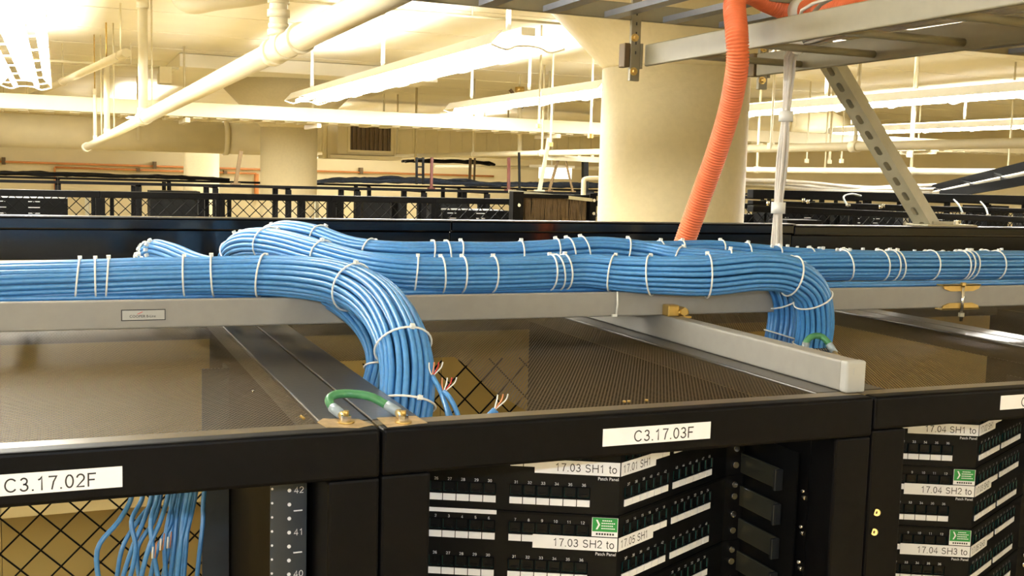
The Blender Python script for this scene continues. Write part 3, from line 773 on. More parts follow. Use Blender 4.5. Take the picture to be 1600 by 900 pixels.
MB().add([(0.0925, TY0 - 0.0016, -0.1925), (0.0990, TY0 - 0.0016, -0.1893), (0.1005, TY0 - 0.0016, -0.1895), (0.0945, TY0 - 0.0016, -0.1925)], [(0, 1, 2, 3)]).build('red_swoosh', 'red', pl)
# splice clamp on the front rail at right
cl = ((1.487, 1.490, -0.179)); cx = cl[0]
s = MB()
prof = [(-0.044, 0.0), (-0.040, -0.007), (-0.026, -0.0115), (0.026, -0.0115), (0.040, -0.007), (0.044, 0.0)]
top = [(cx + u, TZ1 + 0.003 + w) for u, w in prof]
def plate(pts, y0, y1):
    m = MB(); n = len(pts)
    m.add([(x, y0, z) for x, z in pts] + [(x, y1, z) for x, z in pts], [tuple(range(n)), tuple(range(2 * n - 1, n - 1, -1))] + [(i, n + i, n + (i + 1) % n, (i + 1) % n) for i in range(n)])
    return m
k = plate(top, TY0 - 0.004, TY0 - 0.0012); k.box(cx - 0.044, cx + 0.044, TY0 - 0.004, TY0 + 0.012, TZ1 + 0.001, TZ1 + 0.0035)
k.build('splice_plate', 'gold', t)
bot = [(cx + u, TZ0 - 0.003 - w) for u, w in prof]
k = plate(bot, TY0 - 0.004, TY0 - 0.0012); k.box(cx - 0.044, cx + 0.044, TY0 - 0.004, TY0 + 0.012, TZ0 - 0.0035, TZ0 - 0.001)
k.build('splice_plate', 'gold', t)
MB().cyl((cx + 0.001, TY0 - 0.0055, TZ0 - 0.024), (cx + 0.001, TY0 - 0.0055, TZ1 + 0.006), 0.003, 10).build('splice_bolt', 'chrome', t, True)
MB().cyl((cx + 0.001, TY0 - 0.0055, TZ0 - 0.016), (cx + 0.001, TY0 - 0.0055, TZ0 - 0.009), 0.0055, 6).build('nut', 'zinc', t)
MB().cyl((cx + 0.001, TY0 - 0.0055, TZ1 + 0.002), (cx + 0.001, TY0 - 0.0055, TZ1 + 0.007), 0.0055, 6).build('nut', 'gold', t)
# clamp that holds the runway on the tube
q = (0.893, 1.478, -0.202)
MB().box(q[0] - 0.016, q[0] + 0.004, 1.474, 1.4935, q[2] - 0.010, q[2] + 0.008).build('junction_clamp', 'gold', t, bevel=0.002)
MB().cyl((q[0] + 0.002, 1.476, q[2] - 0.004), (q[0] + 0.020, 1.474, q[2] - 0.004), 0.0035, 10).build('clamp_bolt', 'gold', t, True)
MB().cyl((q[0] + 0.010, 1.468, q[2] - 0.002), (q[0] + 0.010, 1.4935, q[2] - 0.002), 0.007, 6).build('nut', 'gold', t)
MB().box(q[0] + 0.002, q[0] + 0.024, 1.47, 1.4935, q[2] - 0.0125, q[2] - 0.0095).build('washer', 'gold', t)

t = T('support_tube', 'grey square tube lying on the seam with a pale end cap', 'tube')
MB().box(0.8775, 0.9045, 1.062, 1.95, -0.250, -0.212).build('tube', 'grey', t, bevel=0.003, seg=3)
MB().box(0.8765, 0.9055, 1.050, 1.064, -0.2505, -0.2115).build('end_cap', 'greyl', t, bevel=0.003, seg=3)
MB().box(0.886, 0.896, 1.0494, 1.0502, -0.228, -0.220).build('cap_mark', 'greyl', t, bevel=0.0003)
for z in (-0.2375, -0.2455):
    MB().cyl((0.9055, 1.075, z), (0.914, 1.075, z), 0.003, 10).build('clamp_bolt', 'gold', t, True)
MB().box(0.9055, 0.915, 1.066, 1.085, -0.2498, -0.2478).build('clamp_foot', 'gold', t)

# ------------------------------------------------------------------ green ground jumpers
def jumper(pts, label, d0, d1):
    t = T('ground_jumper', label, 'wire')
    MB().sweep(spline(pts, 7), 0.0046, 12).build('wire', 'green', t, True)
    for a, b, end in ((pts[0], pts[1], d0), (pts[-1], pts[-2], d1)):
        a, b = Vector(a), Vector(b); d = (a - b).normalized()
        MB().sweep([a - d * 0.012, a + d * 0.004], 0.0053, 12).build('heat_shrink', 'clear', t, True)
        e = Vector(end)
        MB().sweep([a + d * 0.003, (a + d * 0.003 + e) / 2 + Vector((0, 0, 0.002)), e + Vector((0, 0, 0.004))], [0.004, 0.0045, 0.003], 10).build('lug_barrel', 'gold', t, True)
        MB().cyl(e, e + Vector((0, 0, 0.0018)), 0.0085, 14).build('lug', 'gold', t, True)
        MB().cyl(e + Vector((0, 0, 0.002)), e + Vector((0, 0, 0.0075)), 0.0052, 6).build('hex_nut', 'chrome', t)
        MB().cyl(e + Vector((0, 0, 0.0075)), e + Vector((0, 0, 0.0125)), 0.0028, 10).build('bolt_end', 'gold', t, True)
g0, g1 = (0.263, 1.056, -0.250), (0.318, 1.041, -0.250)
jumper([(0.262, 1.080, -0.245), (0.257, 1.090, -0.241), (0.256, 1.100, -0.235), (0.264, 1.105, -0.231), (0.280, 1.105, -0.231), (0.298, 1.095, -0.233), (0.312, 1.083, -0.240), (0.320, 1.075, -0.245)],
       'green ground wire jumper bridging the first two cabinets', g0, g1)
jumper([(1.006, 1.300, -0.242), (1.007, 1.300, -0.230), (1.017, 1.300, -0.222), (1.033, 1.300, -0.222), (1.039, 1.290, -0.230), (1.041, 1.280, -0.241)],
       'small green ground wire loop behind the grey support tube', (0.995, 1.278, -0.250), (1.011, 1.231, -0.250))

# ------------------------------------------------------------------ blue bundles
def bundle(name, label, pts, rad, ties, cr=0.0037, per=6, flat=1.0, rings=2, m='blue', tie_r=0.0014, group=None, seed=0, cat='cables', knots=()):
    R = random.Random(seed)
    t = T(name, label, cat, group)
    full = spline([tuple(p) + (r,) for p, r in zip(pts, rad)], per)
    P = [Vector(f[:3]) for f in full]; W = [f[3] for f in full]
    F = frame(P); n = len(P)
    rm = sum(W) / n
    for ring in range(rings):
        k0 = 1 - (2 * ring + 1) * cr / rm
        if k0 <= 0.1: continue
        N = int(2 * pi * rm * k0 / (2 * cr) * (0.97 if ring == 0 else 0.9))
        for j in range(N):
            a0 = 2 * pi * j / N + ring * 0.3 + R.uniform(-0.04, 0.04); ph = R.random() * 6; am = R.uniform(0.004, 0.02); rk = R.uniform(-0.012, 0.014)
            path = []
            for i in range(n):
                Nn, B = F[i]; u = i / (n - 1)
                a = a0 + am * sin(8 * u + ph) + 0.12 * u
                path.append(P[i] + (Nn * cos(a) * flat + B * sin(a)) * (W[i] * (k0 + rk)))
            MB().sweep(path, cr, 7).build('cable', m, t, True)
    for f in ties:
        lean = R.uniform(-0.004, 0.004)
        i = f * per; k = min(int(i), n - 2); u = i - k
        c = P[k].lerp(P[k + 1], u); w = W[k] + (W[k + 1] - W[k]) * u
        Nn, B = F[k]; Tn = Nn.cross(B) * -1
        loop = [c + (Nn * cos(a) * flat + B * sin(a)) * (w * 1.035 + tie_r * 0.5) + Tn * (lean * cos(a)) for a in [2 * pi * q / 28 for q in range(28)]]
        cap = loop
        mb = MB(); fr = []
        for q in range(28):
            a = 2 * pi * q / 28
            fr.append(((Nn * cos(a) * flat + B * sin(a)).normalized(), (F[k][0].cross(F[k][1]))))
        mb.sweep(cap, tie_r, 6, closed=True, frames=fr)
        tie = mb.build('cable_tie', 'white', t, True)
        a = R.uniform(-0.55, 0.25); d = (Nn * cos(a) * flat + B * sin(a))
        hc = c + d * (w * 1.035 + 0.002) + Tn * (lean * cos(a))
        MB().obox(hc, d, Nn.cross(B), d.cross(Nn.cross(B)), 0.0024, 0.0026, 0.0026).build('tie_head', 'white', tie)
    for f, cnt, spread in knots:        # rows of tie heads side by side
        i = f * per; k = min(int(i), n - 2); u = i - k
        c = P[k].lerp(P[k + 1], u); w = W[k] + (W[k + 1] - W[k]) * u; Nn, B = F[k]
        for q in range(cnt):
            a = spread[0] + (spread[1] - spread[0]) * q / max(1, cnt - 1); d = (Nn * cos(a) + B * sin(a))
            MB().obox(c + d * (w + 0.002) + Nn.cross(B) * R.uniform(-0.002, 0.002), d, Nn.cross(B), d.cross(Nn.cross(B)), 0.0026, 0.0026, 0.0024).build('tie_knot', 'white', t)
    return t

bundle('cable_bundle', 'blue cable bundle at left bending down into the cut out cabinet top',
       [(-0.188, 1.560, -0.161), (-0.071, 1.560, -0.156), (0.029, 1.555, -0.153), (0.110, 1.550, -0.150), (0.176, 1.540, -0.148), (0.250, 1.520, -0.146), (0.312, 1.480, -0.146), (0.355, 1.420, -0.151), (0.377, 1.345, -0.168), (0.383, 1.275, -0.199), (0.381, 1.235, -0.234), (0.372, 1.210, -0.275), (0.358, 1.195, -0.328)],
       [.0275, .0275, .027, .027, .026, .028, .030, .031, .0325, .033, .0335, .033, .030], [1.93, 2.18, 2.35, 3.72, 4.25, 5.1, 7.1, 9.3, 10.9], seed=1)
bundle('cable_bundle', 'short blue bundle tucked inside the bend of the left drop',
       [(0.283, 1.560, -0.159), (0.339, 1.520, -0.166), (0.370, 1.460, -0.185), (0.388, 1.410, -0.214), (0.392, 1.385, -0.249), (0.379, 1.370, -0.288), (0.365, 1.360, -0.323)],
       [.022, .022, .022, .022, .021, .021, .021], [4.2], seed=2)
bundle('cable_bundle', 'middle blue bundle looping forward over the rail and down behind the support tube',
       [(0.272, 1.980, -0.218), (0.280, 1.930, -0.151), (0.297, 1.860, -0.126), (0.332, 1.770, -0.123), (0.377, 1.670, -0.133), (0.427, 1.590, -0.144), (0.489, 1.550, -0.149), (0.607, 1.540, -0.149), (0.703, 1.540, -0.147), (0.761, 1.535, -0.145), (0.810, 1.500, -0.147), (0.856, 1.460, -0.146), (0.917, 1.430, -0.144), (0.990, 1.410, -0.136), (1.045, 1.400, -0.141), (1.087, 1.400, -0.167), (1.105, 1.405, -0.214), (1.104, 1.410, -0.265), (1.097, 1.415, -0.338)],
       [.025, .026, .027, .026, .025, .025, .0255, .026, .026, .026, .028, .030, .032, .031, .030, .029, .029, .029, .028], [1.15, 2.6, 4.0, 6.0, 6.35, 6.6, 7.0, 8.0, 8.18, 8.38, 9.7, 10.7, 12.0, 14.1, 15.3, 16.8], seed=3, knots=((1.0, 9, (-2.4, 0.6)), (1.5, 8, (-2.4, 0.4))))
bundle('cable_bundle', 'upper blue bundle lying behind the middle one, rising over it at left',
       [(0.350, 2.020, -0.194), (0.346, 1.970, -0.137), (0.356, 1.900, -0.111), (0.392, 1.810, -0.112), (0.437, 1.730, -0.127), (0.497, 1.680, -0.131), (0.578, 1.665, -0.130), (0.676, 1.660, -0.130), (0.755, 1.655, -0.126), (0.841, 1.650, -0.121), (0.916, 1.630, -0.127), (0.955, 1.580, -0.134), (1.011, 1.540, -0.135), (1.067, 1.520, -0.142), (1.097, 1.500, -0.167), (1.113, 1.500, -0.216), (1.106, 1.500, -0.275), (1.096, 1.500, -0.334)],
       [.022, .023, .023, .023, .0225, .0225, .0225, .0225, .0225, .0235, .024, .024, .024, .025, .0255, .026, .026, .025], [1.5, 3.2, 4.4, 5.7, 6.0, 6.2, 7.3, 8.1, 8.4, 8.7, 9.6, 11.0, 12.2, 14.6, 15.6, 16.4], seed=4, knots=((1.6, 4, (-1.6, 0.3)),))
bundle('cable_bundle', 'rear blue bundle running straight on to the right edge',
       [(0.827, 1.760, -0.135), (0.927, 1.755, -0.132), (1.030, 1.750, -0.132), (1.123, 1.745, -0.130), (1.216, 1.735, -0.136), (1.308, 1.720, -0.142), (1.428, 1.700, -0.144), (1.610, 1.690, -0.148), (1.779, 1.690, -0.145), (2.033, 1.690, -0.150)],
       [.0205, .021, .021, .021, .021, .0205, .020, .020, .021, .021], [1.9, 2.3, 3.2, 3.8, 4.5, 5.2, 5.8, 6.4, 7.1, 7.8], seed=5, knots=tuple((4.3 + 0.22 * q, 2 + q % 2, (-1.3 + 0.5 * sin(q * 1.7), 0.5 * cos(q))) for q in range(20)))
bundle('cable_bundle', 'front blue bundle at right resting on the runway beside the splice clamp',
       [(1.057, 1.620, -0.151), (1.150, 1.600, -0.148), (1.257, 1.580, -0.144), (1.377, 1.570, -0.143), (1.553, 1.565, -0.143), (1.708, 1.560, -0.143), (1.912, 1.560, -0.142)],
       [.024, .0255, .0265, .027, .0265, .0265, .0265], [2.35, 2.95, 3.1, 3.17, 3.6, 4.0, 4.06, 4.13, 4.55], seed=6)
bundle('cable_bundle', 'small blue bundle with a fan of tie knots rising behind the left bundle',
       [(0.124, 1.860, -0.197), (0.130, 1.860, -0.156), (0.140, 1.840, -0.136), (0.162, 1.800, -0.137), (0.197, 1.730, -0.149), (0.235, 1.660, -0.153), (0.291, 1.600, -0.148), (0.348, 1.560, -0.148)],
       [.016, .017, .018, .018, .018, .019, .020, .020], [1.15, 1.75], seed=8, knots=((1.2, 9, (-2.6, 0.9)), (1.7, 8, (-2.4, 0.7)), (2.3, 7, (-2.0, 0.6))))
bundle('cable_bundle', 'blue bundle lying low in the runway, mostly hidden by the others',
       [(-0.9, 1.70, -0.172), (0.2, 1.69, -0.172), (0.7, 1.66, -0.172), (1.1, 1.62, -0.174)], [.026, .026, .026, .024], [], seed=9, per=8, rings=1)
bundle('cable_bundle', 'lower blue bundle filling the runway against the front rail at left',
       [(-0.9, 1.545, -0.186), (-0.2, 1.545, -0.186), (0.35, 1.545, -0.186)], [.018, .018, .018], [], seed=10, per=8, rings=1)
bundle('cable_bundle', 'lower blue bundle filling the runway against the front rail at middle and right',
       [(0.40, 1.545, -0.186), (1.2, 1.545, -0.186), (2.4, 1.545, -0.186)], [.018, .018, .018], [], seed=11, per=8, rings=1)
# loose tie hanging over the rail
t = T('hanging_tie', 'white cable tie tail hanging down over the runway rail', 'cable tie')
MB().sweep([(0.795, 1.491, -0.173), (0.796, 1.490, -0.192), (0.794, 1.490, -0.209)], 0.0014, 6).build('strap', 'white', t, True)
MB().obox((0.791, 1.490, -0.210), (1, 0, 0), (0, 1, 0), (0, 0, 1), 0.004, 0.002, 0.0018).build('tie_head', 'white', t)

# cut cable stubs with bare pairs beside the drop
def stub(paths, label, tips):
    t = T('cable_stub', label, 'cable')
    for p in paths:
        MB().sweep(spline(p, 5), 0.0030, 8).build('cable', 'blue', t, True)
    for tip, k, m in tips:
        a = Vector(tip)
        pts = [a, a + Vector((0.0035 * k, 0.0, 0.005)), a + Vector((0.0062 * k + 0.001, 0.001, 0.010)), a + Vector((0.0070 * k + 0.0015, 0.001, 0.016))]
        MB().sweep(spline(pts, 4), 0.0008, 6).build('wire_pair', m, t, True)
    return t
tipa, tipb, tipc = (0.401, 1.200, -0.235), (0.405, 1.170, -0.248), (0.428, 1.070, -0.249)
stub([[(0.410, 1.140, -0.285), (0.407, 1.160, -0.267), (0.404, 1.180, -0.248), tipa], [(0.414, 1.130, -0.283), (0.413, 1.150, -0.265), (0.408, 1.160, -0.252), tipb], [(0.399, 1.130, -0.282), (0.402, 1.150, -0.264), (0.406, 1.190, -0.247), (0.404, 1.200, -0.242)]],
     'cut blue cable ends with bare coloured pairs right of the left drop',
     [(tipa, -0.8, 'white'), (tipa, 0.1, 'copper'), (tipa, 0.9, 'red'), (tipa, 1.6, 'white'), (tipb, -0.5, 'copper'), (tipb, 0.4, 'white'), (tipb, 1.2, 'red'), (tipb, 2.0, 'white')])
stub([[(0.402, 1.060, -0.267), (0.415, 1.065, -0.258), tipc], [(0.410, 1.060, -0.268), (0.420, 1.066, -0.259), (0.431, 1.070, -0.252)]],
     'small cut blue cable end at the corner of the cut out', [(tipc, 0.3, 'white'), (tipc, 1.2, 'copper'), (tipc, 2.0, 'white')])

# blue cables hanging inside the 02 cabinet
t = T('cable_bundle', 'loose blue cables hanging behind the opening under the 02F strip', 'cables')
hang = [
    [(0.081, 1.360, -0.368), (0.076, 1.360, -0.400), (0.061, 1.350, -0.423), (0.037, 1.340, -0.452), (0.041, 1.340, -0.507)],
    [(0.096, 1.395, -0.379), (0.091, 1.395, -0.411), (0.078, 1.385, -0.435), (0.082, 1.375, -0.469), (0.070, 1.375, -0.524)],
    [(0.109, 1.430, -0.389), (0.104, 1.430, -0.422), (0.094, 1.420, -0.448), (0.079, 1.410, -0.480), (0.062, 1.410, -0.536)],
    [(0.123, 1.465, -0.400), (0.118, 1.465, -0.434), (0.109, 1.455, -0.460), (0.088, 1.445, -0.493), (0.094, 1.445, -0.553)],
    [(0.123, 1.360, -0.372), (0.118, 1.360, -0.403), (0.109, 1.350, -0.427), (0.094, 1.340, -0.458), (0.081, 1.340, -0.512)],
    [(0.134, 1.395, -0.382), (0.129, 1.395, -0.414), (0.121, 1.385, -0.439), (0.116, 1.375, -0.472), (0.119, 1.375, -0.530)],
    [(0.144, 1.430, -0.392), (0.139, 1.430, -0.425), (0.134, 1.420, -0.451), (0.130, 1.410, -0.486), (0.122, 1.410, -0.544)],
    [(0.154, 1.465, -0.402), (0.149, 1.465, -0.436), (0.141, 1.455, -0.463), (0.137, 1.445, -0.498), (0.132, 1.445, -0.558)],
    [(0.149, 1.360, -0.374), (0.144, 1.360, -0.406), (0.138, 1.350, -0.430), (0.130, 1.340, -0.462), (0.127, 1.340, -0.518)],
    [(0.159, 1.395, -0.384), (0.154, 1.395, -0.417), (0.147, 1.385, -0.442), (0.138, 1.375, -0.475), (0.135, 1.375, -0.532)],
    [(0.174, 1.430, -0.394), (0.169, 1.430, -0.428), (0.167, 1.420, -0.455), (0.162, 1.410, -0.489), (0.156, 1.410, -0.548)],
    [(0.115, 1.465, -0.399), (0.110, 1.465, -0.433), (0.089, 1.455, -0.458), (0.069, 1.445, -0.491), (0.061, 1.445, -0.549)],
    [(0.110, 1.360, -0.371), (0.106, 1.360, -0.402), (0.098, 1.350, -0.426), (0.100, 1.340, -0.459), (0.109, 1.340, -0.516)],
    [(0.129, 1.395, -0.382), (0.125, 1.395, -0.414), (0.125, 1.385, -0.440), (0.107, 1.375, -0.471), (0.095, 1.375, -0.527)],
    [(0.140, 1.430, -0.392), (0.136, 1.430, -0.425), (0.130, 1.420, -0.451), (0.123, 1.410, -0.485), (0.113, 1.410, -0.542)],
    [(0.150, 1.465, -0.402), (0.145, 1.465, -0.436), (0.143, 1.455, -0.463), (0.132, 1.445, -0.498), (0.129, 1.445, -0.558)],
    [(0.146, 1.360, -0.374), (0.141, 1.360, -0.405), (0.135, 1.350, -0.430), (0.131, 1.340, -0.462), (0.125, 1.340, -0.518)],
    [(0.156, 1.395, -0.384), (0.151, 1.395, -0.416), (0.145, 1.385, -0.442), (0.141, 1.375, -0.475), (0.137, 1.375, -0.532)],
]
for pts in hang:
    MB().sweep(spline(pts, 5), 0.0030, 8).build('cable', 'blue', t, True)
for a in ((0.107, 1.330, -0.456), (0.116, 1.340, -0.458), (0.098, 1.330, -0.465)):
    a = Vector(a)
    MB().sweep([a, a + Vector((0.001, 0, 0.014))], 0.0012, 6).build('wire_pair', 'white', t, True)
    MB().sweep([a + Vector((0.003, 0, 0.0)), a + Vector((0.005, 0, 0.020))], 0.0008, 6).build('wire_pair', 'copper', t, True)

# ------------------------------------------------------------------ angled patch panels
TH = radians(27)
def wing_m(side, tt, z, out=0.0):
    """matrix of a piece on a wing: local x along the wing to the right, local -y out of the face, z up"""
    if side < 0: d = Vector((cos(TH), -sin(TH), 0))      # local x pointing to the apex
    else: d = Vector((cos(TH), sin(TH), 0))
    nrm = Vector((d.y, -d.x, 0))                          # outward (towards the aisle)
    p = d * (tt * side) + nrm * out
    return Matrix(((d.x, -nrm.x, 0, p.x), (d.y, -nrm.y, 0, p.y), (0, 0, 1, z), (0, 0, 0, 1)))
U = 0.0445; PIT = 0.01565
def jack_mesh():
    m = MB()
    w, h, dp = 0.0066, 0.0058, 0.0045
    m.add([(-w, 0, -h), (w, 0, -h), (w, 0, h), (-w, 0, h), (-w * .8, dp, -h * .75), (w * .8, dp, -h * .75), (w * .8, dp, h * .8), (-w * .8, dp, h * .8),
           (-w - .0008, -.0012, -h - .0008), (w + .0008, -.0012, -h - .0008), (w + .0008, -.0012, h + .0008), (-w - .0008, -.0012, h + .0008)],
          [(4, 5, 6, 7), (0, 1, 5, 4), (1, 2, 6, 5), (2, 3, 7, 6), (3, 0, 4, 7)])
    m.mat(1).add(m.v[:4] + m.v[8:12], [(4, 5, 1, 0), (5, 6, 2, 1), (6, 7, 3, 2), (7, 4, 0, 3)])
    m.mat(1).box(-w * .55, w * .55, -0.0004, 0.001, -h * .95, -h * .45)
    me_o = m.build('jack', ['port', 'dark']); me = me_o.data; bpy.data.objects.remove(me_o); return me
def cell_mesh():
    o = MB().box(-PIT / 2 + 0.0005, PIT / 2 - 0.0005, -0.0006, 0.0006, -0.0039, 0.0039).build('label_window', 'label'); me = o.data; bpy.data.objects.remove(o); return me
JACK, CELL = jack_mesh(), cell_mesh()
SLOTS = [0.033 + PIT * (k + 0.5) for k in range(6)] + [0.142 + PIT * (k + 0.5) for k in range(6)]
SLOTR = [0.010 + PIT * (k + 0.5) for k in range(6)] + [0.114 + PIT * (k + 0.5) for k in range(6)]
def band(side, t0, t1, z0, z1, out, th=0.0005):
    M = wing_m(side, 0, 0, 0); m = MB()
    m.box(min(side * t0, side * t1), max(side * t0, side * t1), -out - th, -out, z0, z1)
    m.v = [tuple(M @ Vector(v)) for v in m.v]; return m
def patch_panel(cx, ztop_strip, label, la, lb, sticker, blank=False, cy=1.088):
    """two rows of ports on two wings; ztop_strip is the height of the upper row's white windows"""
    t = T('patch_panel', label, 'patch panel', loc=(cx, cy, ztop_strip))
    zt, zb = 0.0315, -0.0570
    for s in (-1, 1):
        band(s, 0.0, 0.245, zb, zt, -0.003, 0.003).build('wing', 'dark', t)
    # rolled top edge and turned ears
    for s in (-1, 1):
        band(s, 0.0, 0.245, zt - 0.003, zt, 0.0, 0.0012).build('top_edge', 'black', t)
        e = wing_m(s, 0.245, 0, 0).to_translation()
        MB().box(min(e.x, e.x + s * 0.028), max(e.x, e.x + s * 0.028), e.y, e.y + 0.003, zb, zt).build('ear', 'dark', t)
        for z in (zt - 0.012, zt - 0.028, (zt + zb) / 2 - 0.008, zb + 0.014):
            MB().cyl((e.x + s * 0.014, e.y - 0.004, z), (e.x + s * 0.014, e.y + 0.001, z), 0.0042, 10).build('mounting_screw', 'chrome', t, True)
    for row in (0, 1):
        z = -row * U
        for s, slots in ((-1, SLOTS), (1, SLOTR)):
            for k, tt in enumerate(slots):
                put(JACK, 'jack', t, wing_m(s, tt, z + 0.0125, 0.0008))
                put(CELL, 'label_window', t, wing_m(s, tt, z, 0.0006))
            # printed port numbers
            nums = MB()
            order = sorted(slots, reverse=(s < 0))
            base = (1 if s < 0 else 13) + row * 24
            d = wing_m(s, 0, 0).to_3x3() @ Vector((1, 0, 0)); no = Vector((d.y, -d.x, 0))
            for k, tt in enumerate(order):
                o = wing_m(s, tt, z + 0.0215, 0.0006).to_translation()
                n = text_data(str(base + k), 0.0048, 'CENTER')
                for p in (n,):
                    R3 = Matrix(((d.x, 0, no.x, o.x), (d.y, 0, no.y, o.y), (0, 1, 0, o.z), (0, 0, 0, 1)))
                    nums.add([R3 @ v.co for v in p.vertices], [tuple(f.vertices) for f in p.polygons])
            nums.build('port_numbers', 'print', t, kind='stuff')
    # long taped label folded round the apex
    z0, z1 = -0.0105, 0.0055
    o = band(-1, 0.0, 0.098, z0, z1, 0.0016).build('tape_label', 'label', t)
    d = wing_m(-1, 0, 0).to_3x3() @ Vector((1, 0, 0))
    text(la, 0.0135, 'ink', o, wing_m(-1, 0.003, (z0 + z1) / 2, 0.0023).to_translation(), right=d, align='RIGHT', squeeze=0.93)
    o = band(1, 0.0, 0.072, z0, z1, 0.0016).build('tape_label', 'label', t)
    d = wing_m(1, 0, 0).to_3x3() @ Vector((1, 0, 0))
    text(lb, 0.0135, 'ink', o, wing_m(1, 0.003, (z0 + z1) / 2, 0.0023).to_translation(), right=d, squeeze=0.93)
    d = wing_m(-1, 0, 0).to_3x3() @ Vector((1, 0, 0))
    text('Patch Panel', 0.0052, 'print', t, wing_m(-1, 0.001, z0 - 0.004, 0.001).to_translation(), right=d, align='RIGHT')
    if sticker:
        o = band(-1, 0.0, 0.0300, 0.0065, 0.0290, 0.0010).build('sticker', 'label', t, label='green and white certification sticker')
        band(-1, 0.0006, 0.0294, 0.0125, 0.0288, 0.0015, 0.0001).build('green_field', 'sticker', o)
        q = wing_m(-1, 0, 0, 0.0018)
        for pts in (((-0.0255, 0.0265), (-0.0235, 0.0265), (-0.0205, 0.0207), (-0.0235, 0.0150), (-0.0255, 0.0150), (-0.0228, 0.0207)),):
            MB().add([q @ Vector((x, 0, z)) for x, z in pts], [(0, 1, 2, 5), (5, 2, 3, 4)]).build('chevron', 'print', o)
        m = MB()
        for r_, (a, b) in enumerate(((-0.0180, -0.0065), (-0.0190, -0.0050), (-0.0190, -0.0060), (-0.0190, -0.0045))):
            x = a
            while x < b:
                m.add([q @ Vector((x, 0, 0.0250 - r_ * 0.0031)), q @ Vector((x + 0.0017, 0, 0.0250 - r_ * 0.0031)), q @ Vector((x + 0.0017, 0, 0.0263 - r_ * 0.0031)), q @ Vector((x, 0, 0.0263 - r_ * 0.0031))], [(0, 1, 2, 3)]); x += 0.0023
        m.build('small_print', 'print', o)
        m = MB()
        for k in range(7):
            x = -0.0250 + k * 0.0031
            m.add([q @ Vector((x, 0, 0.0085)), q @ Vector((x + 0.0021, 0, 0.0085)), q @ Vector((x + 0.0021, 0, 0.0108)), q @ Vector((x, 0, 0.0108))], [(0, 1, 2, 3)])
        m.build('small_print', 'ink', o)
    if blank:
        band(-1, 0.141, 0.236, 0.0265, 0.0315, 0.0010).build('blank_strip', 'label', t)
    return t
ZR = -0.374
for cx, cy, ZR, rows in ((0.5925, 1.088, -0.374, (('17.03 SH1 to', '17.01 SH1'), ('17.03 SH2 to', '17.05 SH1'), ('17.03 SH3 to', '17.05 SH2'))), (1.206, 1.16, -0.384, (('17.04 SH1 to', '17.02 SH1'), ('17.04 SH2 to', '17.03 SH2'), ('17.04 SH3 to', '17.05 SH3'), ('17.04 SH4 to', '17.05 SH4')))):
    for k, (la, lb) in enumerate(rows):
        nth = ('topmost', 'second', 'third', 'fourth')[k]
        patch_panel(cx, ZR + U - 2 * U * k, '%s black angled patch panel in the %s cabinet, tape label %s' % (nth, 'middle' if cx < 1 else 'right', ' '.join(la.split()[:2])), la, lb, k > 0, k == 1 and cx < 1, cy)

# side cable manager of the 03F cabinet
t = T('cable_manager', 'black side cable manager with grey ring plates right of the 03F patch panels', 'cable manager')
MB().box(0.8385, 0.8405, 1.085, 1.25, -0.80, -0.330).build('back_plate', 'dark', t)
for k in range(7):
    z = -0.372 - k * 0.0445
    MB().box(0.834, 0.8375, 1.118, 1.208, z - 0.0135, z + 0.0135).build('ring_plate', 'clearplate', t, bevel=0.001) if False else None
M_['plate'] = mat('grey_smoked_plate', (46, 47, 40), 0.35, 0, 0.15, 40)
for k in range(7):
    z = -0.372 - k * 0.0445
    MB().box(0.8345, 0.838, 1.118, 1.208, z - 0.0125, z + 0.0145).build('ring_plate', 'plate', t, bevel=0.001)
    MB().box(0.826, 0.838, 1.112, 1.1165, z - 0.0125, z + 0.0145).build('ring_front', 'railblack', t, bevel=0.001)
    MB().cyl((0.824, 1.20, z - 0.021), (0.824, 1.23, z - 0.021), 0.002, 8).build('pin', 'chrome', t, True)
for k in range(4):
    z = -0.372 - k * 0.0445
    MB().cyl((0.836, 1.062, z - 0.008), (0.836, 1.068, z - 0.008), 0.0028, 8).build('pin', 'chrome', t, True)
    MB().cyl((0.832, 1.066, z), (0.838, 1.066, z), 0.002, 8).build('pin', 'chrome', t, True)

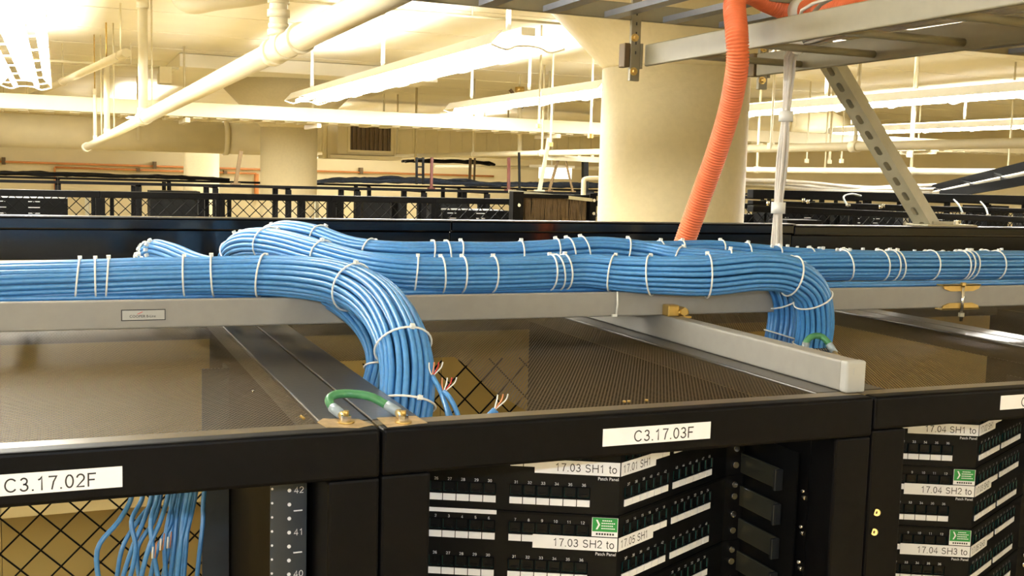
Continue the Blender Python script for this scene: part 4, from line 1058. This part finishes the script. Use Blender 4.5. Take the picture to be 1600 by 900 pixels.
# ------------------------------------------------------------------ overhead tray, conduit, white cables
t = T('overhead_tray', 'grey overhead cable tray at upper right, sloping up towards the camera side', 'cable tray')
xl, xr, ty, tz0, tz1 = 1.24, 1.545, 2.23, 0.256, 0.304
MB().box(xl - 0.004, xl + 0.006, 0.35, ty, tz0, tz1).build('left_rail', 'greyd', t, bevel=0.0025)
MB().box(xr - 0.006, xr + 0.004, 0.35, ty, tz0 - 0.004, tz1).build('right_rail', 'greyd', t, bevel=0.0025)
for y in (0.62, 0.86, 1.10, 1.34, 1.58, 1.82, 2.06):
    MB().cyl((xl + 0.004, y, tz0 + 0.010), (xr - 0.004, y, tz0 + 0.010), 0.0075, 12).build('rung', 'greyd', t, True)
def hanger(x, y, label):
    h = T('tray_hanger', label, 'hanger')
    s = MB().box(x - 0.012, x + 0.012, y, y + 0.010, 0.222, 0.62).build('strut', 'greyd', h, bevel=0.001)
    for k in range(8):
        z = 0.285 + k * 0.0215
        MB().box(x - 0.0014, x + 0.0014, y - 0.0006, y, z - 0.0035, z + 0.0035).build('slot', 'ink', s)
    MB().box(x - 0.027, x - 0.0125, y + 0.002, y + 0.03, 0.252, 0.306).build('bracket', 'grille', h, bevel=0.002)
    MB().box(x + 0.0125, x + 0.018, y - 0.002, y + 0.012, 0.250, 0.306).build('clip', 'greyd', h)
    for z in (0.243, 0.318):
        MB().cyl((x - 0.004, y - 0.003, z), (x - 0.004, y, z), 0.009, 14).build('washer', 'gold', h, True)
        MB().cyl((x - 0.004, y - 0.011, z), (x - 0.004, y - 0.003, z), 0.0055, 6).build('bolt', 'gold', h)
hanger(1.214, 2.232, 'grey slotted hanger strut bolted at the end of the near tray rail')
hanger(1.562, 2.232, 'short grey hanger strut behind the orange conduit at the other tray rail')
t = T('overhead_rack', 'grey overhead ladder crossing above the tray at the top edge', 'cable ladder')
for y in (1.86, 2.24):
    MB().box(-1.5, 4.5, y - 0.005, y + 0.005, 0.357, 0.395).build('rail', 'greyd', t, bevel=0.002)
r0 = MB().box(-0.0190, 0.0190, 1.865, 2.235, 0.357, 0.372).build('rung', 'steelrung', t) if False else None
M_['rung'] = mat('blue_grey_rung', (118, 122, 132), 0.4, 0.1, 0.06, 40)
for k in range(40):
    x = -1.4 + k * 0.15
    MB().bar((x, 1.865, 0.364), (x, 2.235, 0.364), 0.034, 0.013).build('rung', 'rung', t)

# orange corrugated conduit
path = spline([(1.43, 0.9, 0.315), (1.41, 1.3, 0.318), (1.385, 1.6, 0.323), (1.372, 1.847, 0.343), (1.325, 1.879, 0.357), (1.265, 1.859, 0.368), (1.205, 1.812, 0.359), (1.175, 1.782, 0.329), (1.160, 1.748, 0.273), (1.166, 1.750, 0.217), (1.181, 1.790, 0.140), (1.185, 1.835, 0.056), (1.180, 1.875, -0.028), (1.169, 1.910, -0.119), (1.156, 1.930, -0.192), (1.147, 1.940, -0.246)], 10)
P = [Vector(p) for p in path]; L = [0]
for a, b in zip(P, P[1:]): L.append(L[-1] + (b - a).length)
def at_len(s):
    for i in range(len(L) - 1):
        if L[i + 1] >= s: return P[i].lerp(P[i + 1], (s - L[i]) / max(1e-9, L[i + 1] - L[i]))
    return P[-1]
t = T('conduit', 'orange corrugated conduit dropping from the tray in front of the thick column', 'conduit')
step = 0.0056; q = []; rd = []
s = 0.0
while s < L[-1]:
    for f, r in ((0.0, 0.0186), (0.25, 0.0213), (0.6, 0.0213), (0.85, 0.0186)):
        q.append(at_len(s + f * step)); rd.append(r)
    s += step
o = MB().sweep(q, rd, 22).build('corrugated_tube', 'orange', t, True)
a = Vector((1.372, 1.847, 0.343))
i0 = min(range(len(P)), key=lambda i: (P[i] - a).length)
d = (P[i0 + 1] - P[i0 - 1]).normalized()
MB().sweep([P[i0] - d * 0.012, P[i0] + d * 0.012], 0.0232, 20).build('strap', 'white', t, True, label='white hook and loop strap round the conduit')

# white cables: along the tray, over a rung and down
t = T('white_cable_drop', 'white cables dropping from the tray, held by white straps', 'cables')
R = random.Random(5)
drop = [(1.400, 1.903, 0.268), (1.415, 1.930, 0.222), (1.412, 1.930, 0.140), (1.412, 1.935, 0.042), (1.412, 1.940, -0.052), (1.413, 1.940, -0.143), (1.415, 1.940, -0.223)]
for i in range(12):
    ox, oy = 0.0105 * cos(i * 2.4) * sqrt(i / 11), 0.0105 * sin(i * 2.4) * sqrt(i / 11)
    pts = [(1.41 + ox * 4, 0.8, 0.289 + 0.004 * (i % 3)), (1.42 + ox * 5, 1.3, 0.287 + 0.004 * (i % 3)), (1.412 + ox * 4, 1.66, 0.288 + 0.004 * (i % 3)), (1.40 + ox * 2, 1.83, 0.290 + oy)]
    for k, p in enumerate(drop):
        w = (1.1, 0.9, 0.6, 1.0, 0.65, 1.05, 1.0)[k]
        pts.append((p[0] + ox * w, p[1] + oy * w, p[2]))
    MB().sweep(spline(pts, 6), 0.0036, 7).build('cable', 'wcab', t, True)
for k, h in ((2, 0.011), (4, 0.012)):
    p = Vector(drop[k])
    MB().sweep([p + Vector((0, 0, -h)), p + Vector((0, 0, h))], 0.0150, 16).build('strap', 'white', t, True)
p = Vector(drop[0]); MB().sweep(spline([tuple(p + Vector((-0.026, -0.05, 0.004))), tuple(p + Vector((0.0, -0.012, 0.014))), tuple(p + Vector((0.012, 0.0, 0.004)))], 4), 0.014, 12).build('strap', 'white', t, True)
for i, (a, b) in enumerate((((1.30, 1.55, 0.345), (1.52, 0.7, 0.35)), ((1.33, 1.60, 0.35), (1.50, 0.7, 0.36)), ((1.29, 1.62, 0.335), (1.47, 0.7, 0.34)))):
    MB().sweep(spline([(1.36, 1.80, 0.30), a, b], 6), 0.0036, 6).build('cable', 'wcab', t, True)

# slotted strut brace
t = T('slotted_strut', 'galvanised slotted strut leaning from the back row up to the right of the tray', 'strut')
f0 = Vector((2.151, 2.290, -0.101)); ax = (Vector((1.822, 2.290, 0.284)) - f0).normalized(); bb = Vector((0, 1, 0)).cross(ax) * -1; bb = bb if bb.x > 0 else -bb; f0 -= ax * 0.012
yy = Vector((0, 1, 0)); bb, yy = bb * cos(0.38) + yy * sin(0.38), yy * cos(0.38) - bb * sin(0.38)
Ls = 1.05; w = 0.0206
nz = -bb                                                    # slotted face looks down left
fc = f0 - bb * w
m = MB(); pitch, hw, n = 0.0508, w, 20
for q in range(int(Ls / pitch)):
    c0 = fc + ax * (pitch * (q + 0.5))
    ring_o, ring_i = [], []
    for k in range(n):
        a = 2 * pi * (k + 0.5) / n; ca, sa = cos(a), sin(a)
        f = min(pitch / 2 / max(1e-6, abs(ca)), hw / max(1e-6, abs(sa)))
        ring_o.append(c0 + ax * (ca * f) + yy * (sa * f))
        ring_i.append(c0 + ax * (ca * 0.0072 + (0.0075 if ca > 0 else -0.0075)) + yy * (sa * 0.0072))
    for s_, t_ in ((-1, 1), (1, 1)):      # square off the outer corners of each pitch
        for u_ in (-1, 1):
            cr = c0 + ax * (s_ * pitch / 2) + yy * (u_ * hw)
            near_k = sorted(range(n), key=lambda k: (ring_o[k] - cr).length)[0]
            ring_o[near_k] = cr
    back = [p_ + bb * 0.0026 for p_ in ring_i]
    m.add(ring_o + ring_i + back, [(k, (k + 1) % n, n + (k + 1) % n, n + k) for k in range(n)] + [(n + k, n + (k + 1) % n, 2 * n + (k + 1) % n, 2 * n + k) for k in range(n)])
m.build('slotted_face', 'zinc', t)
MB().obox(fc + bb * 0.006 + ax * (Ls / 2), ax, bb, yy, Ls / 2, 0.0006, 0.019).build('slot_shadow_liner', 'grille', t) if False else None
for s in (-1, 1):
    MB().obox(f0 + ax * (Ls / 2) + yy * (s * w), ax, bb, yy, Ls / 2, w, 0.0013).build('side_face', 'zinc', t)
    MB().obox(f0 + ax * (Ls / 2) + bb * w + yy * (s * 0.0155), ax, bb, yy, Ls / 2, 0.0013, 0.005).build('return_lip', 'zinc', t)
MB().box(f0.x - 0.05, f0.x + 0.12, 2.245, 2.33, -0.102, -0.097).build('foot_plate', 'zinc', t, bevel=0.002)
MB().cyl((f0.x + 0.065, 2.265, -0.097), (f0.x + 0.065, 2.265, -0.086), 0.007, 6).build('bolt', 'chrome', t)
MB().obox(f0 + Vector((0.02, -0.024, 0.010)), (1, 0, 0), (0, 1, 0), (0, 0, 1), 0.035, 0.0025, 0.011).build('angle_bracket', 'zinc', t)

# ------------------------------------------------------------------ set every thing on its own base, lift to the floor datum
bpy.context.view_layer.update()
for o in list(S.objects):
    if o.parent is not None or o.type not in ('EMPTY', 'MESH') : continue
    if o.name in FIXED:
        o.location.z += EYE; continue
    if o.type == 'MESH':
        if o.get('kind') == 'structure' : o.location.z += EYE; continue
        vs = [v.co for v in o.data.vertices]
        c = Vector(((min(v.x for v in vs) + max(v.x for v in vs)) / 2, (min(v.y for v in vs) + max(v.y for v in vs)) / 2, min(v.z for v in vs)))
        o.data.transform(Matrix.Translation(-c)); o.location = c + Vector((0, 0, EYE)); continue
    lo = Vector((1e9,) * 3); hi = Vector((-1e9,) * 3)
    for ch in o.children:
        for b in ch.bound_box:
            p = Vector(b) + ch.location
            for i in range(3): lo[i] = min(lo[i], p[i]); hi[i] = max(hi[i], p[i])
    c = Vector(((lo.x + hi.x) / 2, (lo.y + hi.y) / 2, lo.z))
    for ch in o.children: ch.location -= c
    o.location = c + Vector((0, 0, EYE))
